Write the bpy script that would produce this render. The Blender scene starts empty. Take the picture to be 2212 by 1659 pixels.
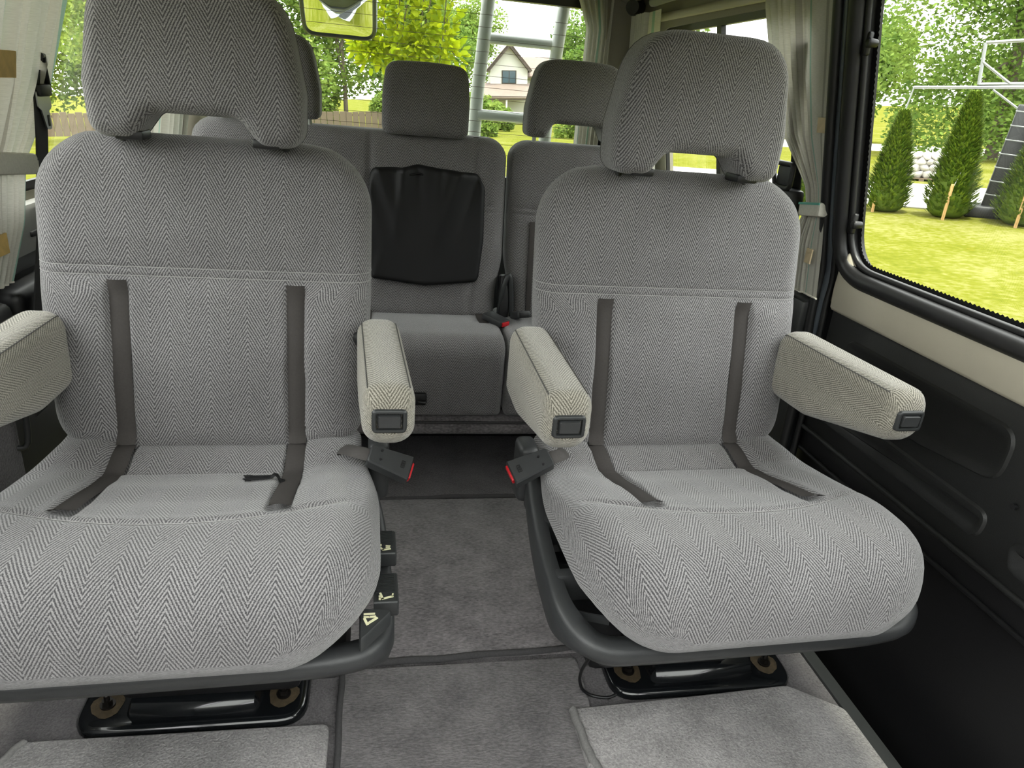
import bpy, bmesh, math, random
from mathutils import Vector, Matrix, Euler

# ------------------------------------------------------------------ camera, world, sun, exposure
scene = bpy.context.scene
COL = scene.collection
cam_data = bpy.data.cameras.new('camera')
cam = bpy.data.objects.new('camera', cam_data)
COL.objects.link(cam)
cam_data.sensor_width = 36.0
cam_data.lens = 1540.0 / 2212.0 * 36.0
cam_data.clip_start = 0.02
cam_data.clip_end = 400.0
cr = Vector((0.98313114, -0.16292826, 0.08311166))      # camera right
cd = Vector((0.01452682, -0.38341269, -0.92346287))     # camera down
cf = Vector((0.18232426, 0.90909245, -0.37457813))      # camera forward
cam.matrix_world = Matrix(((cr.x, -cd.x, -cf.x, 0.0), (cr.y, -cd.y, -cf.y, 0.0),
                           (cr.z, -cd.z, -cf.z, 1.05), (0, 0, 0, 1)))
scene.camera = cam

world = bpy.data.worlds.new('world')
scene.world = world
world.use_nodes = True
wn = world.node_tree.nodes
wn['Background'].inputs[0].default_value = (0.985, 0.975, 1.0, 1)
wn['Background'].inputs[1].default_value = 1.6

sun_data = bpy.data.lights.new('sun', 'SUN')
sun = bpy.data.objects.new('sun', sun_data)
COL.objects.link(sun)
sun_data.energy = 1.8
sun_data.angle = math.radians(6)
sun_data.color = (1.0, 0.96, 0.86)
sun.rotation_euler = Vector((0.0, 0.22, -1.0)).to_track_quat('-Z', 'Y').to_euler()

scene.view_settings.view_transform = 'Standard'
scene.view_settings.look = 'None'
scene.view_settings.exposure = 2.25
scene.view_settings.gamma = 1.0
scene.view_settings.use_curve_mapping = False
scene.cycles.max_bounces = 10
scene.cycles.diffuse_bounces = 6
scene.cycles.transparent_max_bounces = 16
scene.cycles.sample_clamp_indirect = 6.0

rng = random.Random(7)
XC = 0.1235                 # centre line of the van
SEATS = (-0.275, 0.540)   # centre lines of the two captain seats

# ------------------------------------------------------------------ materials
def new_mat(name):
    m = bpy.data.materials.new(name)
    m.use_nodes = True
    return m, m.node_tree.nodes, m.node_tree.links, m.node_tree.nodes['Principled BSDF']

def plain(name, col, rough=0.5, metal=0.0, noise=0.0, nscale=40.0, bump=0.0, bscale=400.0, spec=0.5, coat=0.0):
    m, n, l, b = new_mat(name)
    b.inputs['Base Color'].default_value = (*col, 1)
    b.inputs['Roughness'].default_value = rough
    b.inputs['Metallic'].default_value = metal
    b.inputs['Specular IOR Level'].default_value = spec
    b.inputs['Coat Weight'].default_value = coat
    tc = n.new('ShaderNodeTexCoord')
    if noise > 0:
        t = n.new('ShaderNodeTexNoise'); t.inputs['Scale'].default_value = nscale
        t.inputs['Detail'].default_value = 5
        l.new(tc.outputs['Object'], t.inputs['Vector'])
        mx = n.new('ShaderNodeMix'); mx.data_type = 'RGBA'
        mx.inputs['A'].default_value = (*[c * (1 - noise) for c in col], 1)
        mx.inputs['B'].default_value = (*[min(1, c * (1 + noise)) for c in col], 1)
        l.new(t.outputs['Fac'], mx.inputs['Factor'])
        l.new(mx.outputs['Result'], b.inputs['Base Color'])
    if bump > 0:
        t2 = n.new('ShaderNodeTexNoise'); t2.inputs['Scale'].default_value = bscale
        t2.inputs['Detail'].default_value = 3
        l.new(tc.outputs['Object'], t2.inputs['Vector'])
        bp = n.new('ShaderNodeBump'); bp.inputs['Strength'].default_value = bump
        bp.inputs['Distance'].default_value = 0.002
        l.new(t2.outputs['Fac'], bp.inputs['Height'])
        l.new(bp.outputs['Normal'], b.inputs['Normal'])
    return m

def math_node(n, l, op, a, bv=None, c=None):
    k = n.new('ShaderNodeMath'); k.operation = op
    for i, v in enumerate((a, bv, c)):
        if v is None:
            continue
        if isinstance(v, (int, float)):
            k.inputs[i].default_value = v
        else:
            l.new(v, k.inputs[i])
    return k.outputs[0]

def herringbone(name, light, dark, half=0.0300, pitch=0.0080, slope=1.8):
    m, n, l, b = new_mat(name)
    tc = n.new('ShaderNodeTexCoord')
    sp = n.new('ShaderNodeSeparateXYZ'); l.new(tc.outputs['UV'], sp.inputs[0])
    wob = n.new('ShaderNodeTexNoise'); wob.inputs['Scale'].default_value = 18
    wob.inputs['Detail'].default_value = 2
    l.new(tc.outputs['UV'], wob.inputs['Vector'])
    fine = n.new('ShaderNodeTexNoise'); fine.inputs['Scale'].default_value = 400
    fine.inputs['Detail'].default_value = 2.0
    l.new(tc.outputs['UV'], fine.inputs['Vector'])
    big = n.new('ShaderNodeTexNoise'); big.inputs['Scale'].default_value = 7
    l.new(tc.outputs['Object'], big.inputs['Vector'])
    pp = math_node(n, l, 'PINGPONG', sp.outputs[0], half)
    wv = math_node(n, l, 'MULTIPLY_ADD', wob.outputs['Fac'], 0.006, sp.outputs[1])
    fv = math_node(n, l, 'MULTIPLY_ADD', fine.outputs['Fac'], 0.0034, wv)
    ph = math_node(n, l, 'MULTIPLY_ADD', pp, slope, fv)
    s = math_node(n, l, 'SINE', math_node(n, l, 'MULTIPLY', ph, 2 * math.pi / pitch))
    s = math_node(n, l, 'MULTIPLY_ADD', s, 0.54, 0.46)
    yarn = n.new('ShaderNodeTexNoise'); yarn.inputs['Scale'].default_value = 620
    yarn.inputs['Detail'].default_value = 1.0
    l.new(tc.outputs['UV'], yarn.inputs['Vector'])
    f2 = math_node(n, l, 'MULTIPLY_ADD', yarn.outputs['Fac'], 2.25, -1.125)
    s = math_node(n, l, 'ADD', s, f2)
    s.node.use_clamp = True
    mx = n.new('ShaderNodeMix'); mx.data_type = 'RGBA'
    mx.inputs['A'].default_value = (*dark, 1); mx.inputs['B'].default_value = (*light, 1)
    l.new(s, mx.inputs['Factor'])
    hv = n.new('ShaderNodeMapRange'); l.new(big.outputs['Fac'], hv.inputs[0])
    hv.inputs[1].default_value = 0.3; hv.inputs[2].default_value = 0.7
    hv.inputs[3].default_value = 0.92; hv.inputs[4].default_value = 1.06
    mul = n.new('ShaderNodeMix'); mul.data_type = 'RGBA'; mul.blend_type = 'MULTIPLY'
    mul.inputs['Factor'].default_value = 1
    l.new(mx.outputs['Result'], mul.inputs['A']); l.new(hv.outputs[0], mul.inputs['B'])
    l.new(mul.outputs['Result'], b.inputs['Base Color'])
    b.inputs['Roughness'].default_value = 0.95
    b.inputs['Specular IOR Level'].default_value = 0.15
    b.inputs['Sheen Weight'].default_value = 0.35
    b.inputs['Sheen Roughness'].default_value = 0.5
    bp = n.new('ShaderNodeBump'); bp.inputs['Strength'].default_value = 0.45
    bp.inputs['Distance'].default_value = 0.0012
    l.new(s, bp.inputs['Height']); l.new(bp.outputs['Normal'], b.inputs['Normal'])
    return m

def carpet(name, dark, light, scale=260.0, streak=1.0):
    m, n, l, b = new_mat(name)
    tc = n.new('ShaderNodeTexCoord')
    mp = n.new('ShaderNodeMapping'); mp.inputs['Scale'].default_value = (1.0 / streak, streak, 1)
    l.new(tc.outputs['Object'], mp.inputs[0])
    a = n.new('ShaderNodeTexNoise'); a.inputs['Scale'].default_value = scale; a.inputs['Detail'].default_value = 4
    c = n.new('ShaderNodeTexNoise'); c.inputs['Scale'].default_value = 14; c.inputs['Detail'].default_value = 5
    l.new(mp.outputs[0], a.inputs['Vector']); l.new(tc.outputs['Object'], c.inputs['Vector'])
    ad = math_node(n, l, 'MULTIPLY_ADD', c.outputs['Fac'], 0.6, math_node(n, l, 'MULTIPLY', a.outputs['Fac'], 0.9))
    r = n.new('ShaderNodeMapRange'); l.new(ad, r.inputs[0])
    r.inputs[1].default_value = 0.5; r.inputs[2].default_value = 1.0
    mx = n.new('ShaderNodeMix'); mx.data_type = 'RGBA'
    mx.inputs['A'].default_value = (*dark, 1); mx.inputs['B'].default_value = (*light, 1)
    l.new(r.outputs[0], mx.inputs['Factor']); l.new(mx.outputs['Result'], b.inputs['Base Color'])
    b.inputs['Roughness'].default_value = 1.0
    b.inputs['Specular IOR Level'].default_value = 0.1
    b.inputs['Sheen Weight'].default_value = 0.25
    bp = n.new('ShaderNodeBump'); bp.inputs['Strength'].default_value = 0.8
    bp.inputs['Distance'].default_value = 0.004
    l.new(a.outputs['Fac'], bp.inputs['Height']); l.new(bp.outputs['Normal'], b.inputs['Normal'])
    return m

def curtain_mat(name):
    m, n, l, b = new_mat(name)
    tc = n.new('ShaderNodeTexCoord')
    sp = n.new('ShaderNodeSeparateXYZ'); l.new(tc.outputs['UV'], sp.inputs[0])
    mp = n.new('ShaderNodeMapping'); mp.inputs['Scale'].default_value = (60, 900, 1)
    l.new(tc.outputs['UV'], mp.inputs[0])
    w = n.new('ShaderNodeTexNoise'); w.inputs['Scale'].default_value = 1.0; w.inputs['Detail'].default_value = 3
    l.new(mp.outputs[0], w.inputs['Vector'])
    base = n.new('ShaderNodeMix'); base.data_type = 'RGBA'
    base.inputs['A'].default_value = (0.50, 0.485, 0.43, 1); base.inputs['B'].default_value = (0.80, 0.78, 0.71, 1)
    l.new(w.outputs['Fac'], base.inputs['Factor'])
    # repeating stripes every 0.19 m: one green, one brown-grey
    fr = math_node(n, l, 'FRACT', math_node(n, l, 'DIVIDE', sp.outputs[0], 0.19))
    def band(c0, wd):
        d = math_node(n, l, 'ABSOLUTE', math_node(n, l, 'SUBTRACT', fr, c0))
        return math_node(n, l, 'LESS_THAN', d, wd)
    g = n.new('ShaderNodeMix'); g.data_type = 'RGBA'
    g.inputs['B'].default_value = (0.16, 0.42, 0.34, 1)
    l.new(base.outputs['Result'], g.inputs['A'])
    l.new(math_node(n, l, 'MULTIPLY', band(0.18, 0.035), 0.62), g.inputs['Factor'])
    k = n.new('ShaderNodeMix'); k.data_type = 'RGBA'
    k.inputs['B'].default_value = (0.24, 0.22, 0.19, 1)
    l.new(g.outputs['Result'], k.inputs['A'])
    l.new(math_node(n, l, 'MULTIPLY', band(0.62, 0.055), 0.55), k.inputs['Factor'])
    l.new(k.outputs['Result'], b.inputs['Base Color'])
    b.inputs['Roughness'].default_value = 0.95
    b.inputs['Specular IOR Level'].default_value = 0.1
    tr = n.new('ShaderNodeBsdfTranslucent'); l.new(k.outputs['Result'], tr.inputs['Color'])
    ms = n.new('ShaderNodeMixShader'); ms.inputs[0].default_value = 0.22
    l.new(b.outputs[0], ms.inputs[1]); l.new(tr.outputs[0], ms.inputs[2])
    l.new(ms.outputs[0], n['Material Output'].inputs[0])
    return m

def glass_mat(name, tint, gloss=0.045):
    m, n, l, b = new_mat(name)
    n.remove(b)
    t = n.new('ShaderNodeBsdfTransparent'); t.inputs[0].default_value = (*tint, 1)
    g = n.new('ShaderNodeBsdfGlossy'); g.inputs['Roughness'].default_value = 0.02
    g.inputs['Color'].default_value = (1, 1, 1, 1)
    ms = n.new('ShaderNodeMixShader'); ms.inputs[0].default_value = gloss
    l.new(t.outputs[0], ms.inputs[1]); l.new(g.outputs[0], ms.inputs[2])
    l.new(ms.outputs[0], n['Material Output'].inputs[0])
    return m

def leaf_mat(name, a, bcol, trans=0.4):
    m, n, l, b = new_mat(name)
    geo = n.new('ShaderNodeNewGeometry')
    mx = n.new('ShaderNodeMix'); mx.data_type = 'RGBA'
    mx.inputs['A'].default_value = (*a, 1); mx.inputs['B'].default_value = (*bcol, 1)
    l.new(geo.outputs['Random Per Island'], mx.inputs['Factor'])
    l.new(mx.outputs['Result'], b.inputs['Base Color'])
    b.inputs['Roughness'].default_value = 0.7
    b.inputs['Specular IOR Level'].default_value = 0.2
    tr = n.new('ShaderNodeBsdfTranslucent'); l.new(mx.outputs['Result'], tr.inputs['Color'])
    ms = n.new('ShaderNodeMixShader'); ms.inputs[0].default_value = trans
    l.new(b.outputs[0], ms.inputs[1]); l.new(tr.outputs[0], ms.inputs[2])
    l.new(ms.outputs[0], n['Material Output'].inputs[0])
    return m

FAB = herringbone('herringbone_fabric', (0.302, 0.293, 0.297), (0.058, 0.056, 0.060))
FABARM = herringbone('worn_armrest_fabric', (0.40, 0.375, 0.32), (0.10, 0.094, 0.075), half=0.028, pitch=0.0072)
STRIP = plain('charcoal_strip', (0.056, 0.051, 0.049), 0.85, noise=0.15, nscale=300, bump=0.2, bscale=900, spec=0.2)
THREAD = plain('pale_thread', (0.34, 0.335, 0.33), 0.9, spec=0.1)
PIPE = plain('dark_piping', (0.11, 0.108, 0.105), 0.9, spec=0.1)
PLAST = plain('dark_plastic', (0.026, 0.028, 0.029), 0.42, noise=0.12, nscale=60, bump=0.12, bscale=700)
PLASTL = plain('charcoal_plastic', (0.030, 0.0315, 0.033), 0.45, noise=0.12, nscale=50, bump=0.12, bscale=700)
PLASTB = plain('black_plastic', (0.008, 0.008, 0.009), 0.45, bump=0.1, bscale=500)
DOORP = plain('door_panel_plastic', (0.012, 0.0125, 0.0125), 0.5, noise=0.1, nscale=30, bump=0.25, bscale=900)
GLOSSB = plain('black_gloss_metal', (0.006, 0.007, 0.008), 0.16, coat=0.4)
RUBBER = plain('black_rubber', (0.011, 0.011, 0.012), 0.4, noise=0.2, nscale=80)
RUST = plain('rusty_metal', (0.085, 0.062, 0.035), 0.75, metal=0.3, noise=0.7, nscale=90, bump=0.3, bscale=300)
BOLT = plain('dark_bolt_steel', (0.03, 0.027, 0.025), 0.4, metal=0.8)
BEIGE = plain('beige_vinyl', (0.46, 0.425, 0.34), 0.6, noise=0.05, nscale=20, bump=0.15, bscale=900)
ROOFM = plain('beige_headliner', (0.30, 0.28, 0.225), 0.9, noise=0.06, nscale=200, bump=0.2, bscale=600)
BODY = plain('blue_grey_body_paint', (0.075, 0.088, 0.105), 0.3, coat=0.4)
SHELL = plain('van_body_white', (0.55, 0.57, 0.58), 0.35)
GREYP = plain('light_grey_plastic', (0.24, 0.24, 0.23), 0.5, noise=0.05)
CARP_D = carpet('dark_floor_carpet', (0.065, 0.06, 0.063), (0.17, 0.16, 0.165))
CARP_M = carpet('grey_floor_carpet', (0.10, 0.093, 0.096), (0.29, 0.27, 0.275), scale=190.0, streak=1.5)
CARP_L = carpet('light_grey_mat', (0.20, 0.19, 0.19), (0.46, 0.44, 0.435))
BIND = plain('mat_binding', (0.06, 0.058, 0.06), 0.9, noise=0.4, nscale=300)
BINDL = plain('pale_mat_binding', (0.20, 0.195, 0.19), 0.9, noise=0.4, nscale=300)
CURT = curtain_mat('striped_linen')
LINEN = plain('plain_linen', (0.66, 0.64, 0.57), 0.95, noise=0.15, nscale=200, bump=0.3, bscale=600, spec=0.1)
TAPE = plain('yellowed_tape', (0.62, 0.42, 0.13), 0.6, noise=0.3, nscale=60)
TAPEP = plain('pale_tape', (0.62, 0.50, 0.32), 0.6, noise=0.2, nscale=60)
BLACKC = plain('black_stretch_cloth', (0.0055, 0.0055, 0.0065), 0.55, noise=0.15, nscale=500, spec=0.32)
WEB = plain('grey_seat_webbing', (0.055, 0.05, 0.048), 0.8, noise=0.2, nscale=300)
WEBB = plain('black_seat_webbing', (0.010, 0.010, 0.011), 0.75)
RED = plain('red_button', (0.55, 0.012, 0.02), 0.4)
ICON = plain('pale_yellow_print', (0.72, 0.70, 0.46), 0.6)
CHROME = plain('brushed_metal', (0.42, 0.43, 0.44), 0.3, metal=0.9)
MIRROR = plain('mirror_glass', (0.85, 0.88, 0.86), 0.02, metal=1.0)
MIRFR = plain('mirror_housing', (0.06, 0.065, 0.07), 0.4)
PIPEG = plain('grey_ladder_paint', (0.80, 0.81, 0.81), 0.4)
GLASS = glass_mat('clear_window_glass', (0.86, 0.88, 0.85))
GLASSR = glass_mat('rear_window_glass', (0.82, 0.86, 0.82))
DEFR = plain('defroster_wire', (0.10, 0.07, 0.05), 0.6)

# ------------------------------------------------------------------ mesh helpers
def tag(o, label=None, cat=None, group=None, kind=None):
    if label: o['label'] = label
    if cat: o['category'] = cat
    if group: o['group'] = group
    if kind: o['kind'] = kind
    return o

def empty(name, loc, label=None, cat=None, group=None, kind=None, rot=None):
    o = bpy.data.objects.new(name, None)
    o.empty_display_size = 0.05
    o.location = loc
    if rot is not None:
        o.rotation_euler = rot
    COL.objects.link(o)
    return tag(o, label, cat, group, kind)

def ploc(p):
    v = Vector((0, 0, 0))
    while p is not None:
        v += p.location
        p = p.parent
    return v

def finish(name, me, mat, parent=None, smooth=40, loc=None, rot=None):
    """link a mesh given in world (or parent-local when loc is set) coordinates"""
    o = bpy.data.objects.new(name, me)
    COL.objects.link(o)
    if me.materials is not None and mat is not None:
        me.materials.append(mat)
    if loc is None:
        xs = [v.co for v in me.vertices]
        c = Vector([(min(v[i] for v in xs) + max(v[i] for v in xs)) / 2 for i in range(3)])
        me.transform(Matrix.Translation(-c))
        o.location = c - ploc(parent)
    else:
        o.location = loc
        if rot is not None:
            o.rotation_euler = rot
    o.parent = parent
    if smooth:
        me.shade_smooth()
        if smooth < 180:
            me.set_sharp_from_angle(angle=math.radians(smooth))
    return o

def from_bm(name, bm, mat, parent=None, smooth=40, **k):
    bmesh.ops.recalc_face_normals(bm, faces=bm.faces[:])
    me = bpy.data.meshes.new(name)
    bm.to_mesh(me); bm.free()
    return finish(name, me, mat, parent, smooth, **k)

def from_data(name, vs, fs, mat, parent=None, smooth=40, uvs=None, **k):
    me = bpy.data.meshes.new(name)
    me.from_pydata([tuple(v) for v in vs], [], fs)
    if uvs:
        lay = me.uv_layers.new(name='UVMap')
        flat = [c for uv in uvs for c in uv]
        lay.data.foreach_set('uv', flat)
    return finish(name, me, mat, parent, smooth, **k)

def box_bm(bm, c, d, bev=0.0, seg=2, mtx=None):
    g = bmesh.ops.create_cube(bm, size=1.0)
    vs = g['verts']
    for v in vs:
        v.co = Vector((v.co.x * d[0], v.co.y * d[1], v.co.z * d[2]))
    if bev > 0:
        es = list({e for v in vs for e in v.link_edges})
        r = bmesh.ops.bevel(bm, geom=es, offset=bev, segments=seg, affect='EDGES', profile=0.5)
        vs = list({v for f in r['faces'] for v in f.verts} | {v for v in vs if v.is_valid})
    m = Matrix.Translation(Vector(c)) @ (mtx.to_4x4() if mtx is not None else Matrix.Identity(4))
    for v in vs:
        v.co = m @ v.co
    return vs

def box(name, c, d, mat, parent=None, bev=0.0, seg=2, mtx=None, smooth=40):
    bm = bmesh.new()
    box_bm(bm, c, d, bev, seg, mtx)
    return from_bm(name, bm, mat, parent, smooth)

def axes(ax, ay):
    ax = Vector(ax).normalized(); ay = Vector(ay)
    ay = (ay - ax * ay.dot(ax)).normalized()
    az = ax.cross(ay)
    return Matrix((ax, ay, az)).transposed()

def tube_bm(bm, pts, r, n=8, closed=False, sx=1.0, up=None, caps=True):
    pts = [Vector(p) for p in pts]
    rs = r if isinstance(r, (list, tuple)) else [r] * len(pts)
    rings = []
    prev = None
    for i, p in enumerate(pts):
        if closed:
            t = pts[(i + 1) % len(pts)] - pts[i - 1]
        else:
            t = pts[min(i + 1, len(pts) - 1)] - pts[max(i - 1, 0)]
        t.normalize()
        if prev is None:
            ref = Vector(up) if up is not None else (Vector((0, 0, 1)) if abs(t.z) < 0.9 else Vector((1, 0, 0)))
        else:
            ref = prev
        nrm = (ref - t * ref.dot(t))
        nrm.normalize()
        prev = nrm
        b = t.cross(nrm)
        ring = []
        for k in range(n):
            a = 2 * math.pi * k / n
            ring.append(bm.verts.new(p + nrm * (math.cos(a) * rs[i]) + b * (math.sin(a) * rs[i] * sx)))
        rings.append(ring)
    m = len(rings)
    for i in range(m if closed else m - 1):
        A, B = rings[i], rings[(i + 1) % m]
        for k in range(n):
            bm.faces.new((A[k], A[(k + 1) % n], B[(k + 1) % n], B[k]))
    if caps and not closed:
        bm.faces.new(rings[0]); bm.faces.new(rings[-1][::-1])

def tube(name, pts, r, mat, parent=None, n=8, closed=False, sx=1.0, up=None):
    bm = bmesh.new()
    tube_bm(bm, pts, r, n, closed, sx, up)
    return from_bm(name, bm, mat, parent, 60)

def lerp(a, b, t):
    return a + (b - a) * t

def sstep(e0, e1, x):
    t = max(0.0, min(1.0, (x - e0) / (e1 - e0)))
    return t * t * (3 - 2 * t)

def interp(tab, x):
    if x <= tab[0][0]: return tab[0][1]
    for (a, b), (c, d) in zip(tab, tab[1:]):
        if x <= c:
            return lerp(b, d, (x - a) / (c - a))
    return tab[-1][1]

def smooth_path(pts, sub=6):
    pts = [Vector(p) for p in pts]
    out = []
    for i in range(len(pts) - 1):
        p0 = pts[max(i - 1, 0)]; p1 = pts[i]; p2 = pts[i + 1]; p3 = pts[min(i + 2, len(pts) - 1)]
        for k in range(sub):
            t = k / sub
            out.append(0.5 * ((2 * p1) + (p2 - p0) * t + (2 * p0 - 5 * p1 + 4 * p2 - p3) * t * t
                              + (3 * p1 - p0 - 3 * p2 + p3) * t ** 3))
    out.append(pts[-1])
    return out

def rrect(hw, ht, hb, rt, rb, m=14, k=7, ms=4):
    """rounded rectangle ring from the middle of the top side towards +a; top half height ht, bottom hb"""
    rt = min(rt, hw * 0.98, ht + hb - 0.001); rb = min(rb, hw * 0.98, max(0.001, ht + hb - rt))
    P = []
    for i in range(m):
        P.append(((hw - rt) * i / m, ht))
    for i in range(k):
        a = math.pi / 2 * i / k
        P.append((hw - rt + rt * math.sin(a), ht - rt + rt * math.cos(a)))
    for i in range(ms):
        P.append((hw, lerp(ht - rt, -hb + rb, i / ms)))
    for i in range(k):
        a = math.pi / 2 * i / k
        P.append((hw - rb + rb * math.cos(a), -hb + rb - rb * math.sin(a)))
    for i in range(m):
        P.append((lerp(hw - rb, 0, i / m), -hb))
    R = [(-a, b) for (a, b) in P[1:]][::-1]
    return P + [(0.0, -hb)] + R

def loft(name, rings, mat, parent=None, cap0=True, cap1=True, right=None, smooth=180):
    """closed rings; index 0 is the middle of the side that shows; UVs in metres"""
    N = len(rings[0]); h = N // 2
    vs = [v for r in rings for v in r]
    U = []; V = []; vv = 0.0
    for j, r in enumerate(rings):
        if j:
            vv += (r[0] - rings[j - 1][0]).length
        V.append(vv)
        a = [0.0]
        for i in range(N):
            a.append(a[-1] + (r[(i + 1) % N] - r[i]).length)
        U.append(a)
    fs = []; uvs = []
    for j in range(len(rings) - 1):
        for i in range(N):
            i2 = (i + 1) % N
            fs.append((j * N + i, j * N + i2, (j + 1) * N + i2, (j + 1) * N + i))
            def u(jj, q):
                return U[jj][q] if i <= h else U[jj][q] - U[jj][N]
            uvs += [(u(j, i), V[j]), (u(j, i + 1), V[j]), (u(j + 1, i + 1), V[j + 1]), (u(j + 1, i), V[j + 1])]
    for on, j, sg in ((cap0, 0, -1), (cap1, len(rings) - 1, 1)):
        if not on:
            continue
        r = rings[j]
        c = sum(r, Vector()) / N
        d0 = (c - r[0]).normalized()
        rt = (r[1] - r[-1]).normalized()
        ci = len(vs); vs.append(c)
        def uv(p):
            return ((p - c).dot(rt), V[j] + sg * (p - r[0]).dot(d0))
        for i in range(N):
            i2 = (i + 1) % N
            fs.append((j * N + i, j * N + i2, ci))
            uvs += [uv(r[i]), uv(r[i2]), uv(c)]
    me = bpy.data.meshes.new(name)
    me.from_pydata([tuple(v) for v in vs], [], fs)
    lay = me.uv_layers.new(name='UVMap')
    lay.data.foreach_set('uv', [c for q in uvs for c in q])
    bm = bmesh.new(); bm.from_mesh(me)
    bmesh.ops.recalc_face_normals(bm, faces=bm.faces[:])
    bm.to_mesh(me); bm.free()
    return finish(name, me, mat, parent, smooth)

def round_poly(pts, seg=6):
    """pts: (x, y, radius) corners -> outline with arcs"""
    out = []
    n = len(pts)
    for i in range(n):
        p = Vector(pts[i][:2]); r = pts[i][2]
        a = Vector(pts[i - 1][:2]) - p; b = Vector(pts[(i + 1) % n][:2]) - p
        la, lb = a.length, b.length
        a.normalize(); b.normalize()
        ang = a.angle(b)
        if r <= 0 or ang > math.pi - 0.01:
            out.append(p); continue
        t = min(r / math.tan(ang / 2), la * 0.49, lb * 0.49)
        p0 = p + a * t; p1 = p + b * t
        for k in range(seg + 1):
            s = k / seg
            q = (1 - s) ** 2 * p0 + 2 * s * (1 - s) * p + s * s * p1
            out.append(q)
    # drop duplicates
    res = []
    for q in out:
        if not res or (q - res[-1]).length > 1e-5:
            res.append(q)
    if (res[0] - res[-1]).length < 1e-5:
        res.pop()
    return res

def densify(poly, step):
    out = []
    for i, p in enumerate(poly):
        q = poly[(i + 1) % len(poly)]
        k = max(1, int((q - p).length / step))
        for j in range(k):
            out.append(p.lerp(q, j / k))
    return out

def inset_poly(poly, d):
    n = len(poly)
    area = sum(poly[i].x * poly[(i + 1) % n].y - poly[(i + 1) % n].x * poly[i].y for i in range(n))
    sg = 1 if area > 0 else -1
    out = []
    for i in range(n):
        e0 = (poly[i] - poly[i - 1]).normalized(); e1 = (poly[(i + 1) % n] - poly[i]).normalized()
        n0 = Vector((-e0.y, e0.x)) * sg; n1 = Vector((-e1.y, e1.x)) * sg
        m = n0 + n1
        m = m / max(0.5, m.dot(n0)) if m.length > 1e-6 else n0
        out.append(poly[i] + m * d)
    return out

def boxuv(me, org=(0, 0, 0)):
    lay = me.uv_layers.new(name='UVMap')
    for p in me.polygons:
        nx, ny, nz = (abs(c) for c in p.normal)
        for li in p.loop_indices:
            c = me.vertices[me.loops[li].vertex_index].co
            if ny >= 0.55: lay.data[li].uv = (c.x - org[0], c.z - org[2])
            elif nx > nz: lay.data[li].uv = (c.y - org[1], c.z - org[2])
            else: lay.data[li].uv = (c.x - org[0], c.y - org[1])

def plush(name, poly, y0, y1, r, mat, parent=None, org=(0, 0, 0), deform=None, seg=6, grid=0.025, smooth=70, rin=None):
    """rounded pad: outline poly in (x, z), front at y0 (towards the camera), back at y1"""
    bm = bmesh.new()
    rings = []
    for fb in (0, 1):
        rr = []
        for k in range(seg + 1):
            a = math.pi / 2 * k / seg
            ins = (rin or r) * (1 - math.cos(a))
            y = (y0 + r - r * math.sin(a)) if fb == 0 else (y1 - r + r * math.sin(a))
            rr.append([bm.verts.new((p.x, y, p.y)) for p in inset_poly(poly, ins)])
        rings.append(rr)
    n = len(poly)
    seq = rings[0][::-1] + rings[1]
    for A, B in zip(seq, seq[1:]):
        for i in range(n):
            bm.faces.new((A[i], A[(i + 1) % n], B[(i + 1) % n], B[i]))
    bm.faces.new(seq[0]); bm.faces.new(seq[-1])
    if grid:
        xs = [p.x for p in poly]; zs = [p.y for p in poly]
        for lo, hi, nrm in ((min(xs), max(xs), Vector((1, 0, 0))), (min(zs), max(zs), Vector((0, 0, 1)))):
            q = lo + grid
            while q < hi:
                bmesh.ops.bisect_plane(bm, geom=bm.verts[:] + bm.edges[:] + bm.faces[:],
                                       plane_co=nrm * q, plane_no=nrm)
                q += grid
    bmesh.ops.recalc_face_normals(bm, faces=bm.faces[:])
    me = bpy.data.meshes.new(name)
    bm.to_mesh(me); bm.free()
    boxuv(me, org)
    if deform:
        for v in me.vertices:
            v.co = deform(v.co.copy())
    return finish(name, me, mat, parent, smooth)

def panel(name, outer, holes, fmap, thick, mat, parent=None, smooth=30):
    """flat sheet with holes: outer and holes are 2-D outlines, fmap(a, b, t) -> 3-D"""
    bm = bmesh.new()
    es = []
    loops = []
    for lp in [outer] + holes:
        vs = [bm.verts.new((p[0], p[1], 0)) for p in lp]
        loops.append(vs)
        for i in range(len(vs)):
            es.append(bm.edges.new((vs[i], vs[(i + 1) % len(vs)])))
    bmesh.ops.triangle_fill(bm, edges=es, use_beauty=True, use_dissolve=False)
    faces = bm.faces[:]
    top = {v: bm.verts.new(v.co) for v in bm.verts[:]}
    for f in faces:
        bm.faces.new([top[v] for v in f.verts][::-1])
    low = set(top.keys())
    for vs in loops:
        for i in range(len(vs)):
            a, b = vs[i], vs[(i + 1) % len(vs)]
            bm.faces.new((a, b, top[b], top[a]))
    for v, w in top.items():
        c = v.co.copy()
        v.co = Vector(fmap(c.x, c.y, 0.0)); w.co = Vector(fmap(c.x, c.y, thick))
    return from_bm(name, bm, mat, parent, smooth)

def rect(a0, a1, b0, b1, r, seg=6):
    return round_poly([(a0, b0, r), (a1, b0, r), (a1, b1, r), (a0, b1, r)], seg)
# ------------------------------------------------------------------ the van's shell
def xr(z):
    return 0.98 - 0.2 * max(0.0, z - 0.754)

def xl(z):
    return 2 * XC - xr(z)

def rmap(a, b, t):      # right wall sheet: a = Y, b = z, t outwards
    return (xr(b) + t, a, b)

def lmap(a, b, t):
    return (xl(b) - t, a, b)

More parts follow.
